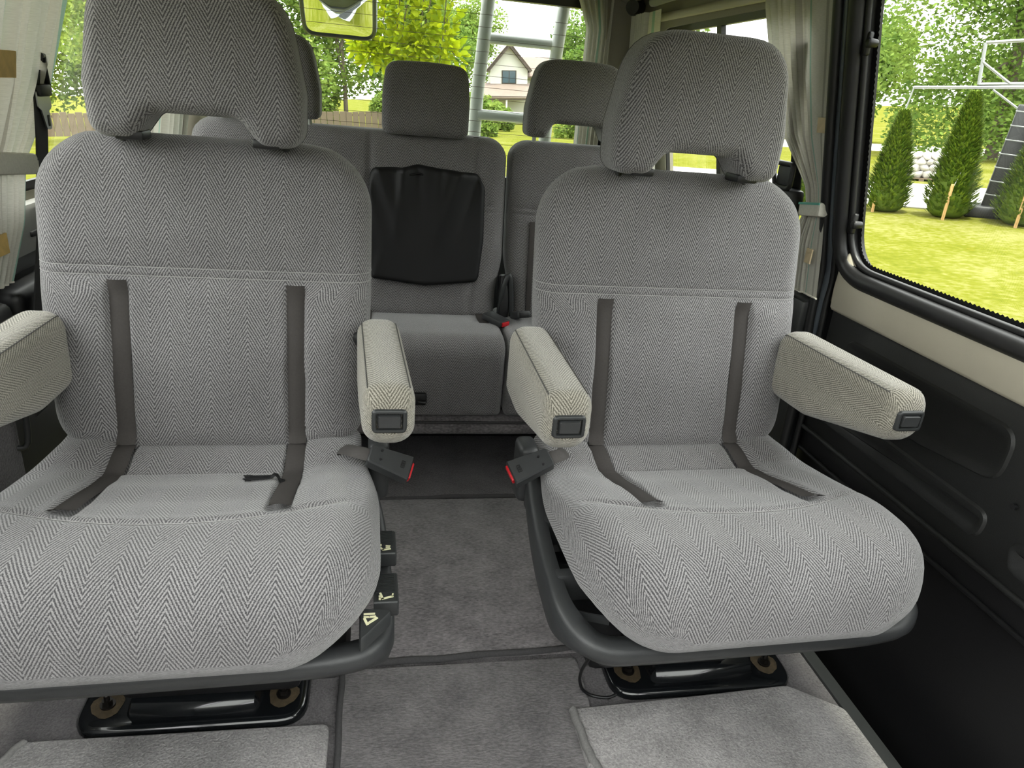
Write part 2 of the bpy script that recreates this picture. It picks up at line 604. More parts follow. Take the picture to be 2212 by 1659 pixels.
# floor and step well
fl = empty('floor', (XC, 0.9, 0), kind='structure', label='dark grey carpeted van floor')
box('floor_slab', (0.115, 0.8, -0.03), (1.61, 4.0, 0.06), CARP_D, fl)
box('sill_strip', (0.906, 0.5, -0.004), (0.03, 2.1, 0.022), PLAST, fl, bev=0.004)
box('step_well', (0.985, 0.5, -0.2), (0.14, 2.2, 0.02), PLASTB, fl)
box('step_wall', (0.915, 0.5, -0.11), (0.012, 2.1, 0.2), PLASTB, fl)

# ceiling; the windscreen opening rakes down from its front edge
def cmap(a, b, t):
    return (a, b, 1.425 + t)
cl = empty('ceiling', (XC, 0.8, 1.425), kind='structure', label='beige cloth headliner')
Y_F = 0.12
panel('headliner', [Vector(p) for p in ((xl(1.4) - 0.03, Y_F), (xr(1.4) + 0.03, Y_F), (xr(1.4) + 0.03, 2.78), (xl(1.4) - 0.03, 2.78))],
      [], cmap, 0.04, ROOFM, cl)
w6 = empty('window_6', (XC, -0.7, 0.85), kind='structure', label='raked windscreen of the van')
panel('pane', [Vector(p) for p in ((xl(0.9), 0.0), (xr(0.9), 0.0), (xr(1.4), 1.0), (xl(1.4), 1.0))], [],
      lambda a, b, t: (a, lerp(-1.25, Y_F, b), lerp(0.80, 1.44, b) + t), 0.005, GLASS, w6)
tube('pillar', [(xl(0.8), -1.25, 0.80), (xl(1.4), Y_F, 1.44)], 0.035, PLASTL, w6)
tube('pillar', [(xr(0.8), -1.25, 0.80), (xr(1.4), Y_F, 1.44)], 0.035, PLASTL, w6)
box('firewall', (XC, -1.27, 0.3), (1.75, 0.04, 1.0), PLAST, w6)
box('dashboard', (XC, -1.1, 0.55), (1.6, 0.35, 0.45), PLAST, w6, bev=0.05)

for nm, f, lab in (('door_2', lmap, 'left front door below its open window'), ('door_3', rmap, 'right front door below its open window')):
    e = empty(nm, (f(0, 0.3, 0)[0], -0.6, 0.0), kind='structure', label=lab)
    y1 = 0.13 if nm == 'door_2' else -0.04
    panel('door_panel', [Vector(p) for p in ((-1.25, -0.15), (y1, -0.15), (y1, 0.80), (-1.25, 0.80))], [], f, 0.04, PLASTL, e)
    panel('door_pillar', [Vector(p) for p in ((y1 - 0.12, 0.78), (y1, 0.78), (y1, 1.43), (y1 - 0.12, 1.43))], [], f, 0.04, PLASTL, e)
    panel('door_header', [Vector(p) for p in ((-0.35, 1.34), (y1, 1.34), (y1, 1.43), (-0.15, 1.43))], [], f, 0.04, PLASTL, e)
# ---- right sliding door
d1 = empty('door_1', (0.98, 0.8, 0.0), kind='structure', label='right sliding door with dark moulded panel and beige top')
Y_R = 1.405
win = rect(0.12, 1.365, 0.772, 1.335, 0.085, 8)
panel('door_frame', [Vector(p) for p in ((-0.05, 0.72), (Y_R, 0.72), (Y_R, 1.42), (-0.05, 1.42))], [win], rmap, 0.035, PLASTB, d1)
box('door_skin', (1.03, 0.68, 0.26), (0.03, 1.5, 1.0), PLASTB, d1)
# lower moulded panel with raised fields
box('lower_panel', (0.995, 0.68, 0.532), (0.03, 1.40, 0.287), DOORP, d1, bev=0.008)
def field(poly_c, name='raised_field'):
    poly = round_poly(poly_c, 8)
    bm = bmesh.new()
    rings = []
    for ins, t in ((0.0, 0.002), (0.005, -0.0045), (0.012, -0.0045), (0.018, -0.001)):
        rings.append([bm.verts.new((0.980 + t, p.x, p.y)) for p in inset_poly(poly, ins)])
    n = len(poly)
    for A, B in zip(rings, rings[1:]):
        for i in range(n):
            bm.faces.new((A[i], A[(i + 1) % n], B[(i + 1) % n], B[i]))
    bm.faces.new(rings[-1])
    return from_bm(name, bm, DOORP, d1, 50)
field([(1.30, 0.634, 0.03), (0.845, 0.634, 0.04), (0.85, 0.535, 0.045), (1.02, 0.515, 0.03), (1.30, 0.5, 0.03)])
field([(1.32, 0.492, 0.025), (0.842, 0.486, 0.03), (0.850, 0.428, 0.03), (1.32, 0.428, 0.02)])
field([(0.80, 0.475, 0.03), (0.15, 0.475, 0.04), (0.15, 0.41, 0.03), (0.79, 0.418, 0.03)])
field([(0.81, 0.634, 0.04), (0.15, 0.634, 0.04), (0.15, 0.53, 0.04), (0.80, 0.53, 0.04)])
tube('panel_edge_bead', [(0.979, 1.38, 0.39), (0.979, 0.0, 0.39)], 0.006, DOORP, d1)
box('kick_panel', (1.0, 0.68, 0.36), (0.03, 1.42, 0.055), PLASTB, d1, bev=0.006)
tube('kick_bead', [(0.984, 1.38, 0.335), (0.984, 0.0, 0.335)], 0.005, PLASTB, d1)
b = bmesh.new(); tube_bm(b, [(0.972, 0.81, 0.522), (0.978, 0.81, 0.522)], 0.005, 10)
from_bm('screw_cap', b, PLASTB, d1)
# beige padded upper trim that follows the window corner
def belt_trim():
    prof = [(0.672, 0.985), (0.673, 0.972), (0.680, 0.967), (0.72, 0.964), (0.738, 0.966), (0.748, 0.974), (0.752, 0.985)]
    bm = bmesh.new(); rings = []
    ys = [Y_R - 0.035, Y_R - 0.04, Y_R - 0.055, Y_R - 0.08, Y_R - 0.11, 1.2, 0.9, 0.6, 0.3, 0.0]
    up = [0.0, 0.05, 0.055, 0.022, 0.006, 0, 0, 0, 0, 0]
    for y, u in zip(ys, up):
        ring = []
        for z, x in prof:
            k = max(0, (z - 0.70) / 0.052)
            zz = z + u * k
            ring.append(bm.verts.new((x - 0.2 * max(0, zz - 0.754), y, zz)))
        rings.append(ring)
    for A, B in zip(rings, rings[1:]):
        for i in range(len(prof) - 1):
            bm.faces.new((A[i], A[i + 1], B[i + 1], B[i]))
    bm.faces.new(rings[0])
    o = from_bm('beige_trim', bm, BEIGE, d1, 60)
    o['label'] = 'beige padded vinyl band under the window'
belt_trim()
# window: gasket, frit, glass, pop-out catches
w1 = empty('window_1', (0.95, 0.75, 1.05), kind='structure', label='large sliding door window with black rubber gasket')
def loop3(poly, t):
    return [rmap(p.x, p.y, t) for p in poly]
tube('gasket', loop3(rect(0.10, 1.386, 0.752, 1.355, 0.10, 10), -0.004), 0.0185, RUBBER, w1, n=12, closed=True, up=(1, 0, 0))
tube('inner_lip', loop3(rect(0.12, 1.364, 0.774, 1.335, 0.085, 10), 0.004), 0.007, RUBBER, w1, n=8, closed=True, up=(1, 0, 0))
tube('woven_edge_trim', loop3(rect(0.08, 1.405, 0.731, 1.37, 0.11, 10), 0.0), 0.006, PLASTL, w1, n=8, closed=True, up=(1, 0, 0))
panel('pane', rect(0.11, 1.372, 0.765, 1.345, 0.08, 6), [], lambda a, b, t: rmap(a, b, 0.022 + t), 0.004, GLASS, w1)
def frit(outer_c, teeth, fmap, parent, wide):
    out = densify(outer_c, teeth)
    inn = inset_poly(out, wide)
    bm = bmesh.new()
    A = [bm.verts.new(fmap(p.x, p.y)) for p in out]
    Bv = []
    alt = inset_poly(out, wide - teeth * 0.6)
    for i, p in enumerate(inn):
        q = p if i % 2 else alt[i]
        Bv.append(bm.verts.new(fmap(q.x, q.y)))
    n = len(out)
    for i in range(n):
        bm.faces.new((A[i], A[(i + 1) % n], Bv[(i + 1) % n], Bv[i]))
    from_bm('frit_border', bm, PLASTB, parent, 0)
frit(rect(0.11, 1.372, 0.765, 1.345, 0.08, 8), 0.005, lambda a, b: rmap(a, b, 0.020), w1, 0.022)
for z in (0.862, 1.195):
    bm = bmesh.new()
    c = rmap(1.345, z, 0.0)
    box_bm(bm, (c[0] + 0.004, 1.362, z), (0.012, 0.020, 0.042), 0.004)
    tube_bm(bm, [(c[0] + 0.01, 1.343, z), (c[0] - 0.008, 1.340, z), (c[0] - 0.011, 1.340, z)], [0.007, 0.009, 0.006], 14)
    o = from_bm('window_catch', bm, PLASTB, w1, 50)

# ---- pillar between the door and the rear side window
p1 = empty('trim_1', (0.95, 1.42, 0.0), kind='structure', label='blue grey painted pillar edge with black rubber door seal')
zs = [-0.1, 0.2, 0.45, 0.67, 0.754, 0.95, 1.15, 1.42]
tube('pillar_paint_edge', [(xr(z) - 0.004, 1.412 + (0.01 if z < 0.6 else 0), z) for z in zs], 0.012, BODY, p1, n=10, up=(0, 1, 0))
tube('door_seal', smooth_path([(xr(z) - 0.018, 1.427 - 0.02 * sstep(0.75, 0.45, z), z) for z in zs], 4), 0.012, RUBBER, p1, n=10, up=(0, 1, 0))
tube('door_seal_lip', smooth_path([(xr(z) - 0.006, 1.400 - 0.02 * sstep(0.75, 0.45, z), z) for z in zs], 4), 0.007, RUBBER, p1, n=8, up=(0, 1, 0))

# ---- right wall behind the door
wr = empty('wall_right', (0.98, 2.1, 0.0), kind='structure', label='right rear side wall, beige above and charcoal below')
box('lower_panel', (0.995, 2.1, 0.28), (0.03, 1.37, 0.80), PLAST, wr)
panel('upper_panel', [Vector(p) for p in ((1.415, 0.68), (2.78, 0.68), (2.78, 1.42), (1.415, 1.42))],
      [rect(1.52, 2.44, 0.80, 1.285, 0.06)], rmap, 0.03, ROOFM, wr)
box('dark_ledge', (0.965, 1.6, 0.63), (0.06, 0.35, 0.09), PLAST, wr, bev=0.01)
w2 = empty('window_2', (0.93, 2.0, 1.05), kind='structure', label='rear side window on the right with dark frame')
panel('pane', rect(1.50, 2.46, 0.78, 1.30, 0.06), [], lambda a, b, t: rmap(a, b, 0.018 + t), 0.004, GLASS, w2)
panel('frame', rect(1.50, 2.46, 0.78, 1.30, 0.06), [rect(1.525, 2.435, 0.805, 1.268, 0.05)], lambda a, b, t: rmap(a, b, 0.004 + t), 0.012, PLASTB, w2)
box('sliding_divider', (xr(1.04) + 0.012, 2.02, 1.04), (0.014, 0.028, 0.49), PLASTB, w2, mtx=Matrix.Rotation(-0.197, 3, 'Y'))
tube('curtain_rail', [(xr(1.305) - 0.012, 1.42, 1.305), (xr(1.305) - 0.012, 2.5, 1.315)], 0.012, BEIGE, w2, n=10)
# headliner edge trim and pillar cover at the rear right corner
bm = bmesh.new()
tube_bm(bm, [(0.80, -1.0, 1.41), (0.80, 2.7, 1.41)], 0.045, 12)
o = from_bm('trim_2', bm, ROOFM, None, 60); tag(o, 'beige headliner roll above the right windows', kind='structure')
o = box('trim_3', (0.835, 2.69, 1.10), (0.13, 0.16, 0.66), ROOFM, None, bev=0.03, seg=3, mtx=Matrix.Rotation(-0.17, 3, 'Y'))
tag(o, 'beige corner pillar cover between side and rear window', kind='structure')
o = box('trim_4', (0.93, 2.4, 0.55), (0.12, 0.75, 0.5), PLAST, None, bev=0.03, seg=3)
tag(o, 'charcoal wheel arch cover at the right of the bench', kind='structure')

# ---- left wall
wl = empty('wall_left', (xl(0.5), 1.0, 0.0), kind='structure', label='left side wall, grey sill above a charcoal panel')
box('lower_panel', (xl(0.5) - 0.015, 0.79, 0.25), (0.03, 4.0, 0.86), PLASTL, wl)
panel('upper_panel', [Vector(p) for p in ((0.12, 0.68), (2.78, 0.68), (2.78, 1.42), (0.12, 1.42))],
      [rect(0.22, 1.28, 0.78, 1.32, 0.06), rect(1.40, 2.50, 0.78, 1.31, 0.06)], lmap, 0.03, ROOFM, wl)
box('grey_sill', (xl(0.7) + 0.012, 1.75, 0.715), (0.03, 0.9, 0.10), GREYP, wl, bev=0.012)
box('sill_slot', (xl(0.7) + 0.026, 1.68, 0.705), (0.012, 0.16, 0.012), PLASTB, wl, bev=0.003)
box('moulded_pocket', (xl(0.5) + 0.03, 1.60, 0.55), (0.08, 0.34, 0.16), PLASTB, wl, bev=0.02, seg=3)
box('moulded_pocket', (xl(0.5) + 0.03, 1.30, 0.555), (0.08, 0.20, 0.14), PLASTB, wl, bev=0.02, seg=3)
box('fabric_panel', (xl(0.3) + 0.02, 1.15, 0.29), (0.035, 0.5, 0.34), CARP_D, wl, bev=0.012)
box('panel_upper', (xl(0.4) + 0.02, 1.15, 0.48), (0.03, 0.5, 0.05), PLASTL, wl, bev=0.01)
tube('pull_loop', smooth_path([(xl(0.4) + 0.03, 1.395, 0.45), (xl(0.4) + 0.055, 1.39, 0.44), (xl(0.4) + 0.055, 1.385, 0.34), (xl(0.4) + 0.03, 1.38, 0.33)], 4), 0.006, PLASTL, wl)
w3 = empty('window_3', (xl(1.0), 1.95, 1.05), kind='structure', label='left rear side window looking on to the garden')
panel('pane', rect(1.38, 2.52, 0.76, 1.33, 0.06), [], lambda a, b, t: lmap(a, b, 0.016 + t), 0.004, GLASS, w3)
panel('frame', rect(1.38, 2.52, 0.76, 1.33, 0.06), [rect(1.42, 2.48, 0.80, 1.29, 0.05)], lambda a, b, t: lmap(a, b, 0.004 + t), 0.01, PLASTB, w3)
w4 = empty('window_4', (xl(1.0), 0.75, 1.05), kind='structure', label='left middle side window')
panel('pane', rect(0.20, 1.30, 0.76, 1.34, 0.06), [], lambda a, b, t: lmap(a, b, 0.016 + t), 0.004, GLASS, w4)
o = box('trim_5', (-0.60, 2.69, 1.10), (0.10, 0.14, 0.66), BEIGE, None, bev=0.03, seg=3, mtx=Matrix.Rotation(0.17, 3, 'Y'))
tag(o, 'beige corner pillar cover at the rear left', kind='structure')

# ---- tailgate with rear window
wb = empty('wall_rear', (XC, 2.75, 0.0), kind='structure', label='tailgate with a black framed rear window')
def bmap(a, b, t):
    return (a, 2.75 - 0.13 * max(0, b - 0.7) + t, b)
gx0, gx1 = XC - 0.62, XC + 0.62
panel('gate_panel', [Vector(p) for p in ((xl(1.0) - 0.08, -0.15), (xr(1.0) + 0.08, -0.15), (xr(1.0) + 0.08, 0.7), (xl(1.0) - 0.08, 0.7))], [], bmap, 0.04, PLAST, wb)
panel('gate_frame', [Vector(p) for p in ((xl(1.0) - 0.05, 0.7), (xr(1.0) + 0.05, 0.7), (xr(1.4) + 0.03, 1.45), (xl(1.4) - 0.03, 1.45))],
      [rect(gx0, gx1, 0.76, 1.343, 0.05)], bmap, 0.04, PLASTB, wb)
w5 = empty('window_5', (XC, 2.72, 1.0), kind='structure', label='heated rear window with thin defroster lines')
panel('pane', rect(gx0 - 0.01, gx1 + 0.01, 0.75, 1.353, 0.05), [], lambda a, b, t: bmap(a, b, 0.02 + t), 0.004, GLASSR, w5)
for k in range(14):
    z = 0.80 + k * 0.038
    bm = bmesh.new()
    tube_bm(bm, [bmap(gx0 + 0.03, z, 0.0185), bmap(gx1 - 0.03, z, 0.0185)], 0.0007, 4)
    from_bm('defroster_line', bm, DEFR, w5, 0)

# ---- carpets and mats
def mat_slab(name, poly, z0, z1, mat, parent=None, edge=None, er=0.006, seg=3):
    bm = bmesh.new()
    pts = densify(poly, 0.05)
    zoff = [0.0] * len(pts)
    lo = [bm.verts.new((p.x, p.y, z0)) for p in pts]
    hi = [bm.verts.new((p.x, p.y, z1 - 0.004)) for p in pts]
    hi2 = [bm.verts.new((p.x, p.y, z1)) for p in inset_poly(pts, 0.005)]
    n = len(pts)
    for A, B in ((lo, hi), (hi, hi2)):
        for i in range(n):
            bm.faces.new((A[i], A[(i + 1) % n], B[(i + 1) % n], B[i]))
    bm.faces.new(hi2); bm.faces.new(lo[::-1])
    return from_bm(name, bm, mat, parent, 60)

def floor_mat(name, corners, z1, mat, emat, label, edges, er):
    c = sum((Vector(p[:2]) for p in corners), Vector((0, 0))) / len(corners)
    e = empty(name, (c.x, c.y, 0), label, 'floor mat', 'carpet mats on the van floor')
    poly = round_poly(corners, 4)
    mat_slab('mat_pile', poly, 0.0005, z1, mat, e)
    for pts in edges:
        pp = smooth_path(pts, 10)
        tube('edge_binding', [(p.x + 0.0012 * math.sin(i * 1.3), p.y + 0.0015 * math.sin(i * 0.7), z1 - er * 0.25) for i, p in enumerate(pp)], er, emat, e, n=8)
    return e

floor_mat('carpet_mat', [(-0.62, 1.10, 0.0), (0.90, 1.10, 0.0), (0.90, 1.70, 0.0), (-0.62, 1.70, 0.0)], 0.006, CARP_M, BIND,
          'dark grey carpet in the aisle between and behind the captain seats',
          [[(-0.2, 1.706, 0), (0.05, 1.700, 0), (0.2, 1.708, 0), (0.38, 1.706, 0), (0.8, 1.70, 0)],
           [(-0.1, 1.106, 0), (0.05, 1.10, 0), (0.2, 1.104, 0), (0.45, 1.112, 0)]], 0.007)
floor_mat('carpet_mat', [(-0.058, -0.3, 0.0), (0.37, -0.3, 0.0), (0.40, 1.085, 0.01), (-0.062, 1.085, 0.01)], 0.008, CARP_M, BIND,
          'grey carpet runner in front of the aisle between two lighter mats',
          [[(-0.062, 1.07, 0), (-0.06, 0.7, 0), (-0.058, -0.2, 0)]], 0.006)
floor_mat('carpet_mat', [(-0.66, -0.3, 0.0), (-0.075, -0.3, 0.0), (-0.078, 0.952, 0.015), (-0.56, 0.958, 0.01), (-0.60, 0.90, 0.02)], 0.018, CARP_L, BINDL,
          'light grey mat in front of the left captain seat',
          [[(-0.557, 0.955, 0), (-0.585, 0.90, 0), (-0.62, 0.80, 0)]], 0.007)
floor_mat('carpet_mat', [(0.372, -0.3, 0.0), (0.885, -0.3, 0.0), (0.885, 0.90, 0.02), (0.80, 0.965, 0.03), (0.60, 0.955, 0.02), (0.353, 0.945, 0.012)], 0.02, CARP_L, BINDL,
          'light grey mat in front of the right captain seat',
          [[(0.356, 0.942, 0), (0.362, 0.85, 0), (0.372, 0.70, 0), (0.372, -0.2, 0)]], 0.008)
# raised carpet step below the bench
st = empty('trim_6', (XC, 2.1, 0), kind='structure', label='carpeted step under the rear bench')
bm = bmesh.new(); box_bm(bm, (0.115, 2.22, 0.193), (1.60, 0.90, 0.064), 0.02, 4)
from_bm('carpet_step', bm, CARP_M, st, 60)
box('step_recess', (0.115, 2.38, 0.085), (1.60, 0.58, 0.165), PLASTB, st)
tube('step_edge', [(-0.6, 1.769, 0.203), (0.1, 1.767, 0.205), (0.85, 1.769, 0.203)], 0.004, BIND, st)
# ------------------------------------------------------------------ captain seats
def back_yc(z):                       # front face of a captain backrest
    return 1.152 + 0.205 * (z - 0.455) + 0.018 * math.sin(math.pi * max(0, min(1, (z - 0.455) / 0.3))) * -0.35

def strip_x(z):
    return 0.137

def captain_backrest(xc, parent):
    zb, zt, D, W = 0.436, 0.945, 0.100, 0.261
    zl = []
    n = 64
    for i in range(n + 1):
        t = i / n
        zl.append(lerp(zb, zt, 0.5 - 0.5 * math.cos(math.pi * t) if False else t))
    zl = sorted(set([zb + 0.0008, zb + 0.003, zb + 0.006, zb + 0.011, zt - 0.0005, zt - 0.002, zt - 0.005, zt - 0.010, zt - 0.016] + zl[1:-1] + [0.7285, 0.7315, 0.7345, 0.742, 0.745, 0.748]))
    Rc, Rt, Rbc, Rbt = 0.105, 0.05, 0.07, 0.03
    def rnd(e, R):
        return R * (1 - math.sqrt(max(0, 1 - ((R - e) / R) ** 2))) if e < R else 0.0
    def ring(z, grow=0.0):
        e1 = zt - z; e0 = z - zb
        w = W - rnd(e1, Rc) - rnd(e0, Rbc) - 0.010 * sstep(0.72, 0.46, z) + grow
        h = D / 2 - rnd(e1, Rt) - rnd(e0, Rbt) + grow
        w = max(w, 0.02); h = max(h, 0.006)
        yf = back_yc(z)
        R = []
        for a, b in rrect(w, h, h, min(0.040, h * 0.95), min(0.040, h * 0.95), 44, 8, 4):
            f = max(0.0, min(1.0, b / h)) if h > 0.02 else 0
            y = yf + D / 2 - b
            d = 0.0
            ax = abs(a)
            low = sstep(0.735, 0.70, z) * sstep(0.455, 0.48, z)
            d += -0.010 * sstep(0.0185, 0.0135, abs(ax - 0.137)) * low               # strip valleys
            d += 0.012 * math.exp(-((ax - 0.187) / 0.045) ** 2) * low                 # bolsters
            d += 0.008 * math.exp(-(ax / 0.09) ** 2) * low                            # centre panel
            for zs in (0.7315, 0.745):
                d += -0.003 * math.exp(-((z - zs) / 0.003) ** 2)
            d += 0.006 * sstep(0.75, 0.80, z) * (1 - (ax / 0.25) ** 2)
            y -= d * f
            tp = max(0.0, -b / h) if h > 0.02 else 0.5
            R.append(Vector((xc + a * (1 - 0.13 * tp), y, z)))
        return R
    o = loft('backrest', [ring(z) for z in zl], FAB, parent)
    # dark strips lying in the two valleys
    for s in (-1, 1):
        vs = []; fs = []
        cnt = 40
        for i in range(cnt + 1):
            z = lerp(0.460, 0.7265, i / cnt)
            yv = back_yc(z) + 0.010 * sstep(0.735, 0.70, z) * sstep(0.455, 0.48, z)
            for q in range(7):
                a = -1 + 2 * q / 6
                vs.append((xc + s * 0.137 + a * 0.0148, yv - 0.0075 - 0.0035 * (1 - a * a), z))
        for i in range(cnt):
            for q in range(6):
                k = i * 7 + q
                fs.append((k, k + 1, k + 8, k + 7))
        from_data('trim_strip', vs, fs, STRIP, o, 180)
    for zs in (0.7315, 0.745):
        R = ring(zs)
        h = len(R) // 2
        k = 56
        pts = [R[i] for i in range(-k, k + 1)]
        tube('seam_thread', [p + Vector((0, -0.0006, 0)) for p in pts], 0.0006, THREAD, o, n=5)
    return o

def cush_top(x, y):
    """relief of the upper face of a captain cushion, x from the seat's centre"""
    ax = abs(x)
    z = 0.502 - 0.060 * sstep(0.84, 1.085, y) + 0.014 * sstep(1.07, 1.14, y)
    ys = 0.845 + 0.075 * (ax / 0.25) ** 2.2
    ins = sstep(ys - 0.002, ys + 0.03, y)
    z -= 0.004 * ins * sstep(0.16, 0.12, ax)
    z += 0.015 * math.exp(-((ax - 0.20) / 0.05) ** 2) * sstep(ys - 0.01, ys + 0.12, y)
    z -= 0.009 * sstep(0.0185, 0.0135, abs(ax - 0.137)) * ins
    z -= 0.006 * math.exp(-((y - ys) / 0.005) ** 2) * sstep(0.27, 0.2, ax)
    z += 0.012 * sstep(0.92, 1.0, y) * sstep(1.075, 1.055, y) * sstep(0.15, 0.11, ax)
    return z

def captain_cushion(xc, parent, tuckside=0):
    Y0, Y1, W = 0.692, 1.20, 0.276
    Rc, Rn, Rb = 0.140, 0.088, 0.052
    ztop, zbot = 0.502, 0.356
    es = [0.0004, 0.002, 0.005, 0.009, 0.014, 0.02, 0.027, 0.035, 0.044, 0.054, 0.065, 0.077, 0.09, 0.104]
    ys = [Y0 + e for e in es]
    y = ys[-1]
    while y < Y1 - 0.004:
        y += 0.0055
        ys.append(y)
    def rnd(e, R):
        return R * (1 - math.sqrt(max(0, 1 - ((R - e) / R) ** 2))) if e < R else 0.0
    rings = []
    for y in ys:
        e = y - Y0
        w = W - rnd(e, Rc) * 0.92 - 0.03 * sstep(0.95, 1.18, y)
        drop = rnd(e, Rn)
        zb = zbot + rnd(e, Rb) * 0.9
        zt = ztop - drop
        mid = (zt + zb) / 2; hh = (zt - zb) / 2
        R = []
        for a, b in rrect(w, hh, hh, min(0.062, hh * 0.95), min(0.09, hh * 1.0), 44, 9, 4):
            f = max(0.0, min(1.0, b / hh))
            z = mid + b
            zz = cush_top(a, y) - ztop
            z += zz * f * f
            if b < 0:
                tuck = (lerp(0.02, 0.085, sstep(0.74, 0.86, y)) if a * tuckside > 0 else 0.02) * sstep(0.0, -0.75, b / hh)
                a = a * (1 - tuck / max(w, 0.05) * 0.6)
            R.append(Vector((xc + a, y, z)))
        rings.append(R)
    o = loft('seat_cushion', rings[::-1], FAB, parent)
    for s in (-1, 1):
        vs = []; fs = []
        cnt = 46
        for i in range(cnt + 1):
            y = lerp(0.872, 1.15, i / cnt)
            for q in range(7):
                a = -1 + 2 * q / 6
                x = s * (0.137) + a * 0.0150
                vs.append((xc + x, y, cush_top(s * 0.137, y) + 0.0086 + 0.0028 * (1 - a * a)))
        for i in range(cnt):
            for q in range(6):
                k = i * 7 + q
                fs.append((k, k + 1, k + 8, k + 7))
        from_data('trim_strip', vs, fs, STRIP, o, 180)
    pts = []
    for i in range(61):
        x = lerp(-0.243, 0.243, i / 60)
        y = 0.845 + 0.075 * (abs(x) / 0.25) ** 2.2
        sh = 0.062 * (1 - math.sqrt(max(0, 1 - (max(0, abs(x) - (W - 0.062)) / 0.062) ** 2)))
        pts.append((xc + x, y, cush_top(x, y) - sh + 0.0022))
    tube('seam_thread', pts, 0.0007, THREAD, o, n=5)
    return o

def captain_headrest(xc, parent):
    hb = empty('headrest', (xc, 1.24, 0.93))
    hb.location = Vector((xc, 1.24, 0.93)) - ploc(parent)
    hb.parent = parent
    c = [(-0.155, 0.941, 0.033), (-0.158, 1.02, 0.05), (-0.130, 1.170, 0.085), (0.130, 1.170, 0.085), (0.158, 1.02, 0.05), (0.155, 0.941, 0.033),
         (0.090, 0.941, 0.029), (0.060, 0.981, 0.025), (-0.060, 0.981, 0.025), (-0.090, 0.941, 0.029)]
    poly = densify(round_poly([(xc + a, b, r) for a, b, r in c], 7), 0.012)
    def bend(v):
        t = v.z - 0.93
        v.y += 0.05 * t - 0.25 * t * t - 0.25 * ((v.x - xc) ** 2) * -1.0
        return v
    o = plush('headrest_pad', poly, 1.188, 1.30, 0.036, FAB, hb, (xc, 1.2, 0.93), bend, seg=10, rin=0.0245)
    # piping along the front edge
    pts = [bend(Vector((p.x, 1.272, p.y))) for p in inset_poly(poly, 0.0004)]
    tube('piping', pts, 0.0009, PIPE, o, n=6, closed=True, up=(0, 1, 0))
    for s in (-1, 1):
        x = xc + s * 0.122
        tube('post', [(x, 1.268, 0.90), (x, 1.268, 0.97)], 0.006, PLASTB, hb, n=10)
        box('post_sleeve', (xc + s * 0.098, 1.234, 0.9465), (0.040, 0.05, 0.014), PLASTB, hb, bev=0.004)
    return hb

def armrest(xc, side, parent, front=0.80, zoff=0.0, up=0.0, offs=0.277):
    cx = xc + side * offs
    tabs = []
    Y1 = 1.178
    es = [0.0005, 0.002, 0.005, 0.009, 0.015, 0.022, 0.03] + [0.03 + (Y1 - front - 0.03) * i / 34 for i in range(1, 35)]
    rings = []
    top = []
    for e in es:
        y = front + e
        t = (y - front) / (Y1 - front)
        zt = 0.684 + zoff + up * (1 - t)
        hgt = lerp(0.084, 0.134, min(1, t * 1.5))
        w = 0.0355
        R = 0.024
        k = R * (1 - math.sqrt(max(0, 1 - ((R - e) / R) ** 2))) if e < R else 0
        Re = 0.03
        m = y > 0
        k2 = 0.02 * (1 - math.sqrt(max(0, 1 - min(1, max(0, t - 0.93) / 0.07) ** 2)))
        hh = hgt / 2 - k * 0.9 - k2
        ww = w - k * 0.8 - k2 * 0.7
        zc = zt - hgt / 2
        rings.append([Vector((cx + a - side * 0.012 * t, y, zc + b)) for a, b in rrect(ww, hh, hh, min(0.026, hh * .9, ww * .92), min(0.028, hh * .9, ww * .92), 8, 8, 8)])
    o = loft('armrest', rings[::-1], FABARM, parent)
    # stitched seam on the inner upper edge
    for sd in (-1, 1):
        pts = []
        for r in rings[5:]:
            xs = [v for v in r]
            q = xs[8 + 4] if sd > 0 else xs[-(8 + 4)]
            pts.append(q + Vector((sd * 0.0004, 0, 0.0006)))
        tube('seam_piping', pts, 0.0009, PIPE, o, n=5)
    zc = 0.684 + zoff + up - 0.046
    # recline button in its bezel on the front end
    yb = front - 0.0015
    bm = bmesh.new()
    out = rect(cx - 0.0235, cx + 0.0235, zc - 0.0175, zc + 0.0175, 0.008)
    rings2 = []
    for ins, dy in ((0, 0.004), (0.001, -0.001), (0.003, -0.0025), (0.0055, -0.002), (0.0065, 0.002)):
        rings2.append([bm.verts.new((p.x, yb + dy, p.y)) for p in inset_poly(out, ins)])
    n = len(out)
    for A, B in zip(rings2, rings2[1:]):
        for i in range(n):
            bm.faces.new((A[i], A[(i + 1) % n], B[(i + 1) % n], B[i]))
    bm.faces.new(rings2[-1])
    bz = from_bm('button_bezel', bm, PLAST, o, 50)
    bm = bmesh.new()
    out = rect(cx - 0.0152, cx + 0.0152, zc - 0.0095, zc + 0.0095, 0.0035)
    r3 = []
    for ins, dy in ((0, 0.002), (0.0004, -0.003), (0.0014, -0.0048)):
        r3.append([bm.verts.new((p.x, yb + dy + (0.0012 if p.y < zc and dy < 0 else 0), p.y)) for p in inset_poly(out, ins)])
    n = len(out)
    for A, B in zip(r3, r3[1:]):
        for i in range(n):
            bm.faces.new((A[i], A[(i + 1) % n], B[(i + 1) % n], B[i]))
    bm.faces.new(r3[-1])
    from_bm('button', bm, PLASTL, bz, 50)
    # hinge bracket hidden under the upholstery
    tube('arm_pivot', [(xc + side * 0.225, 1.21, 0.64 + zoff), (cx - side * 0.02, 1.16, 0.64 + zoff)], 0.014, PLASTB, o)
    return o

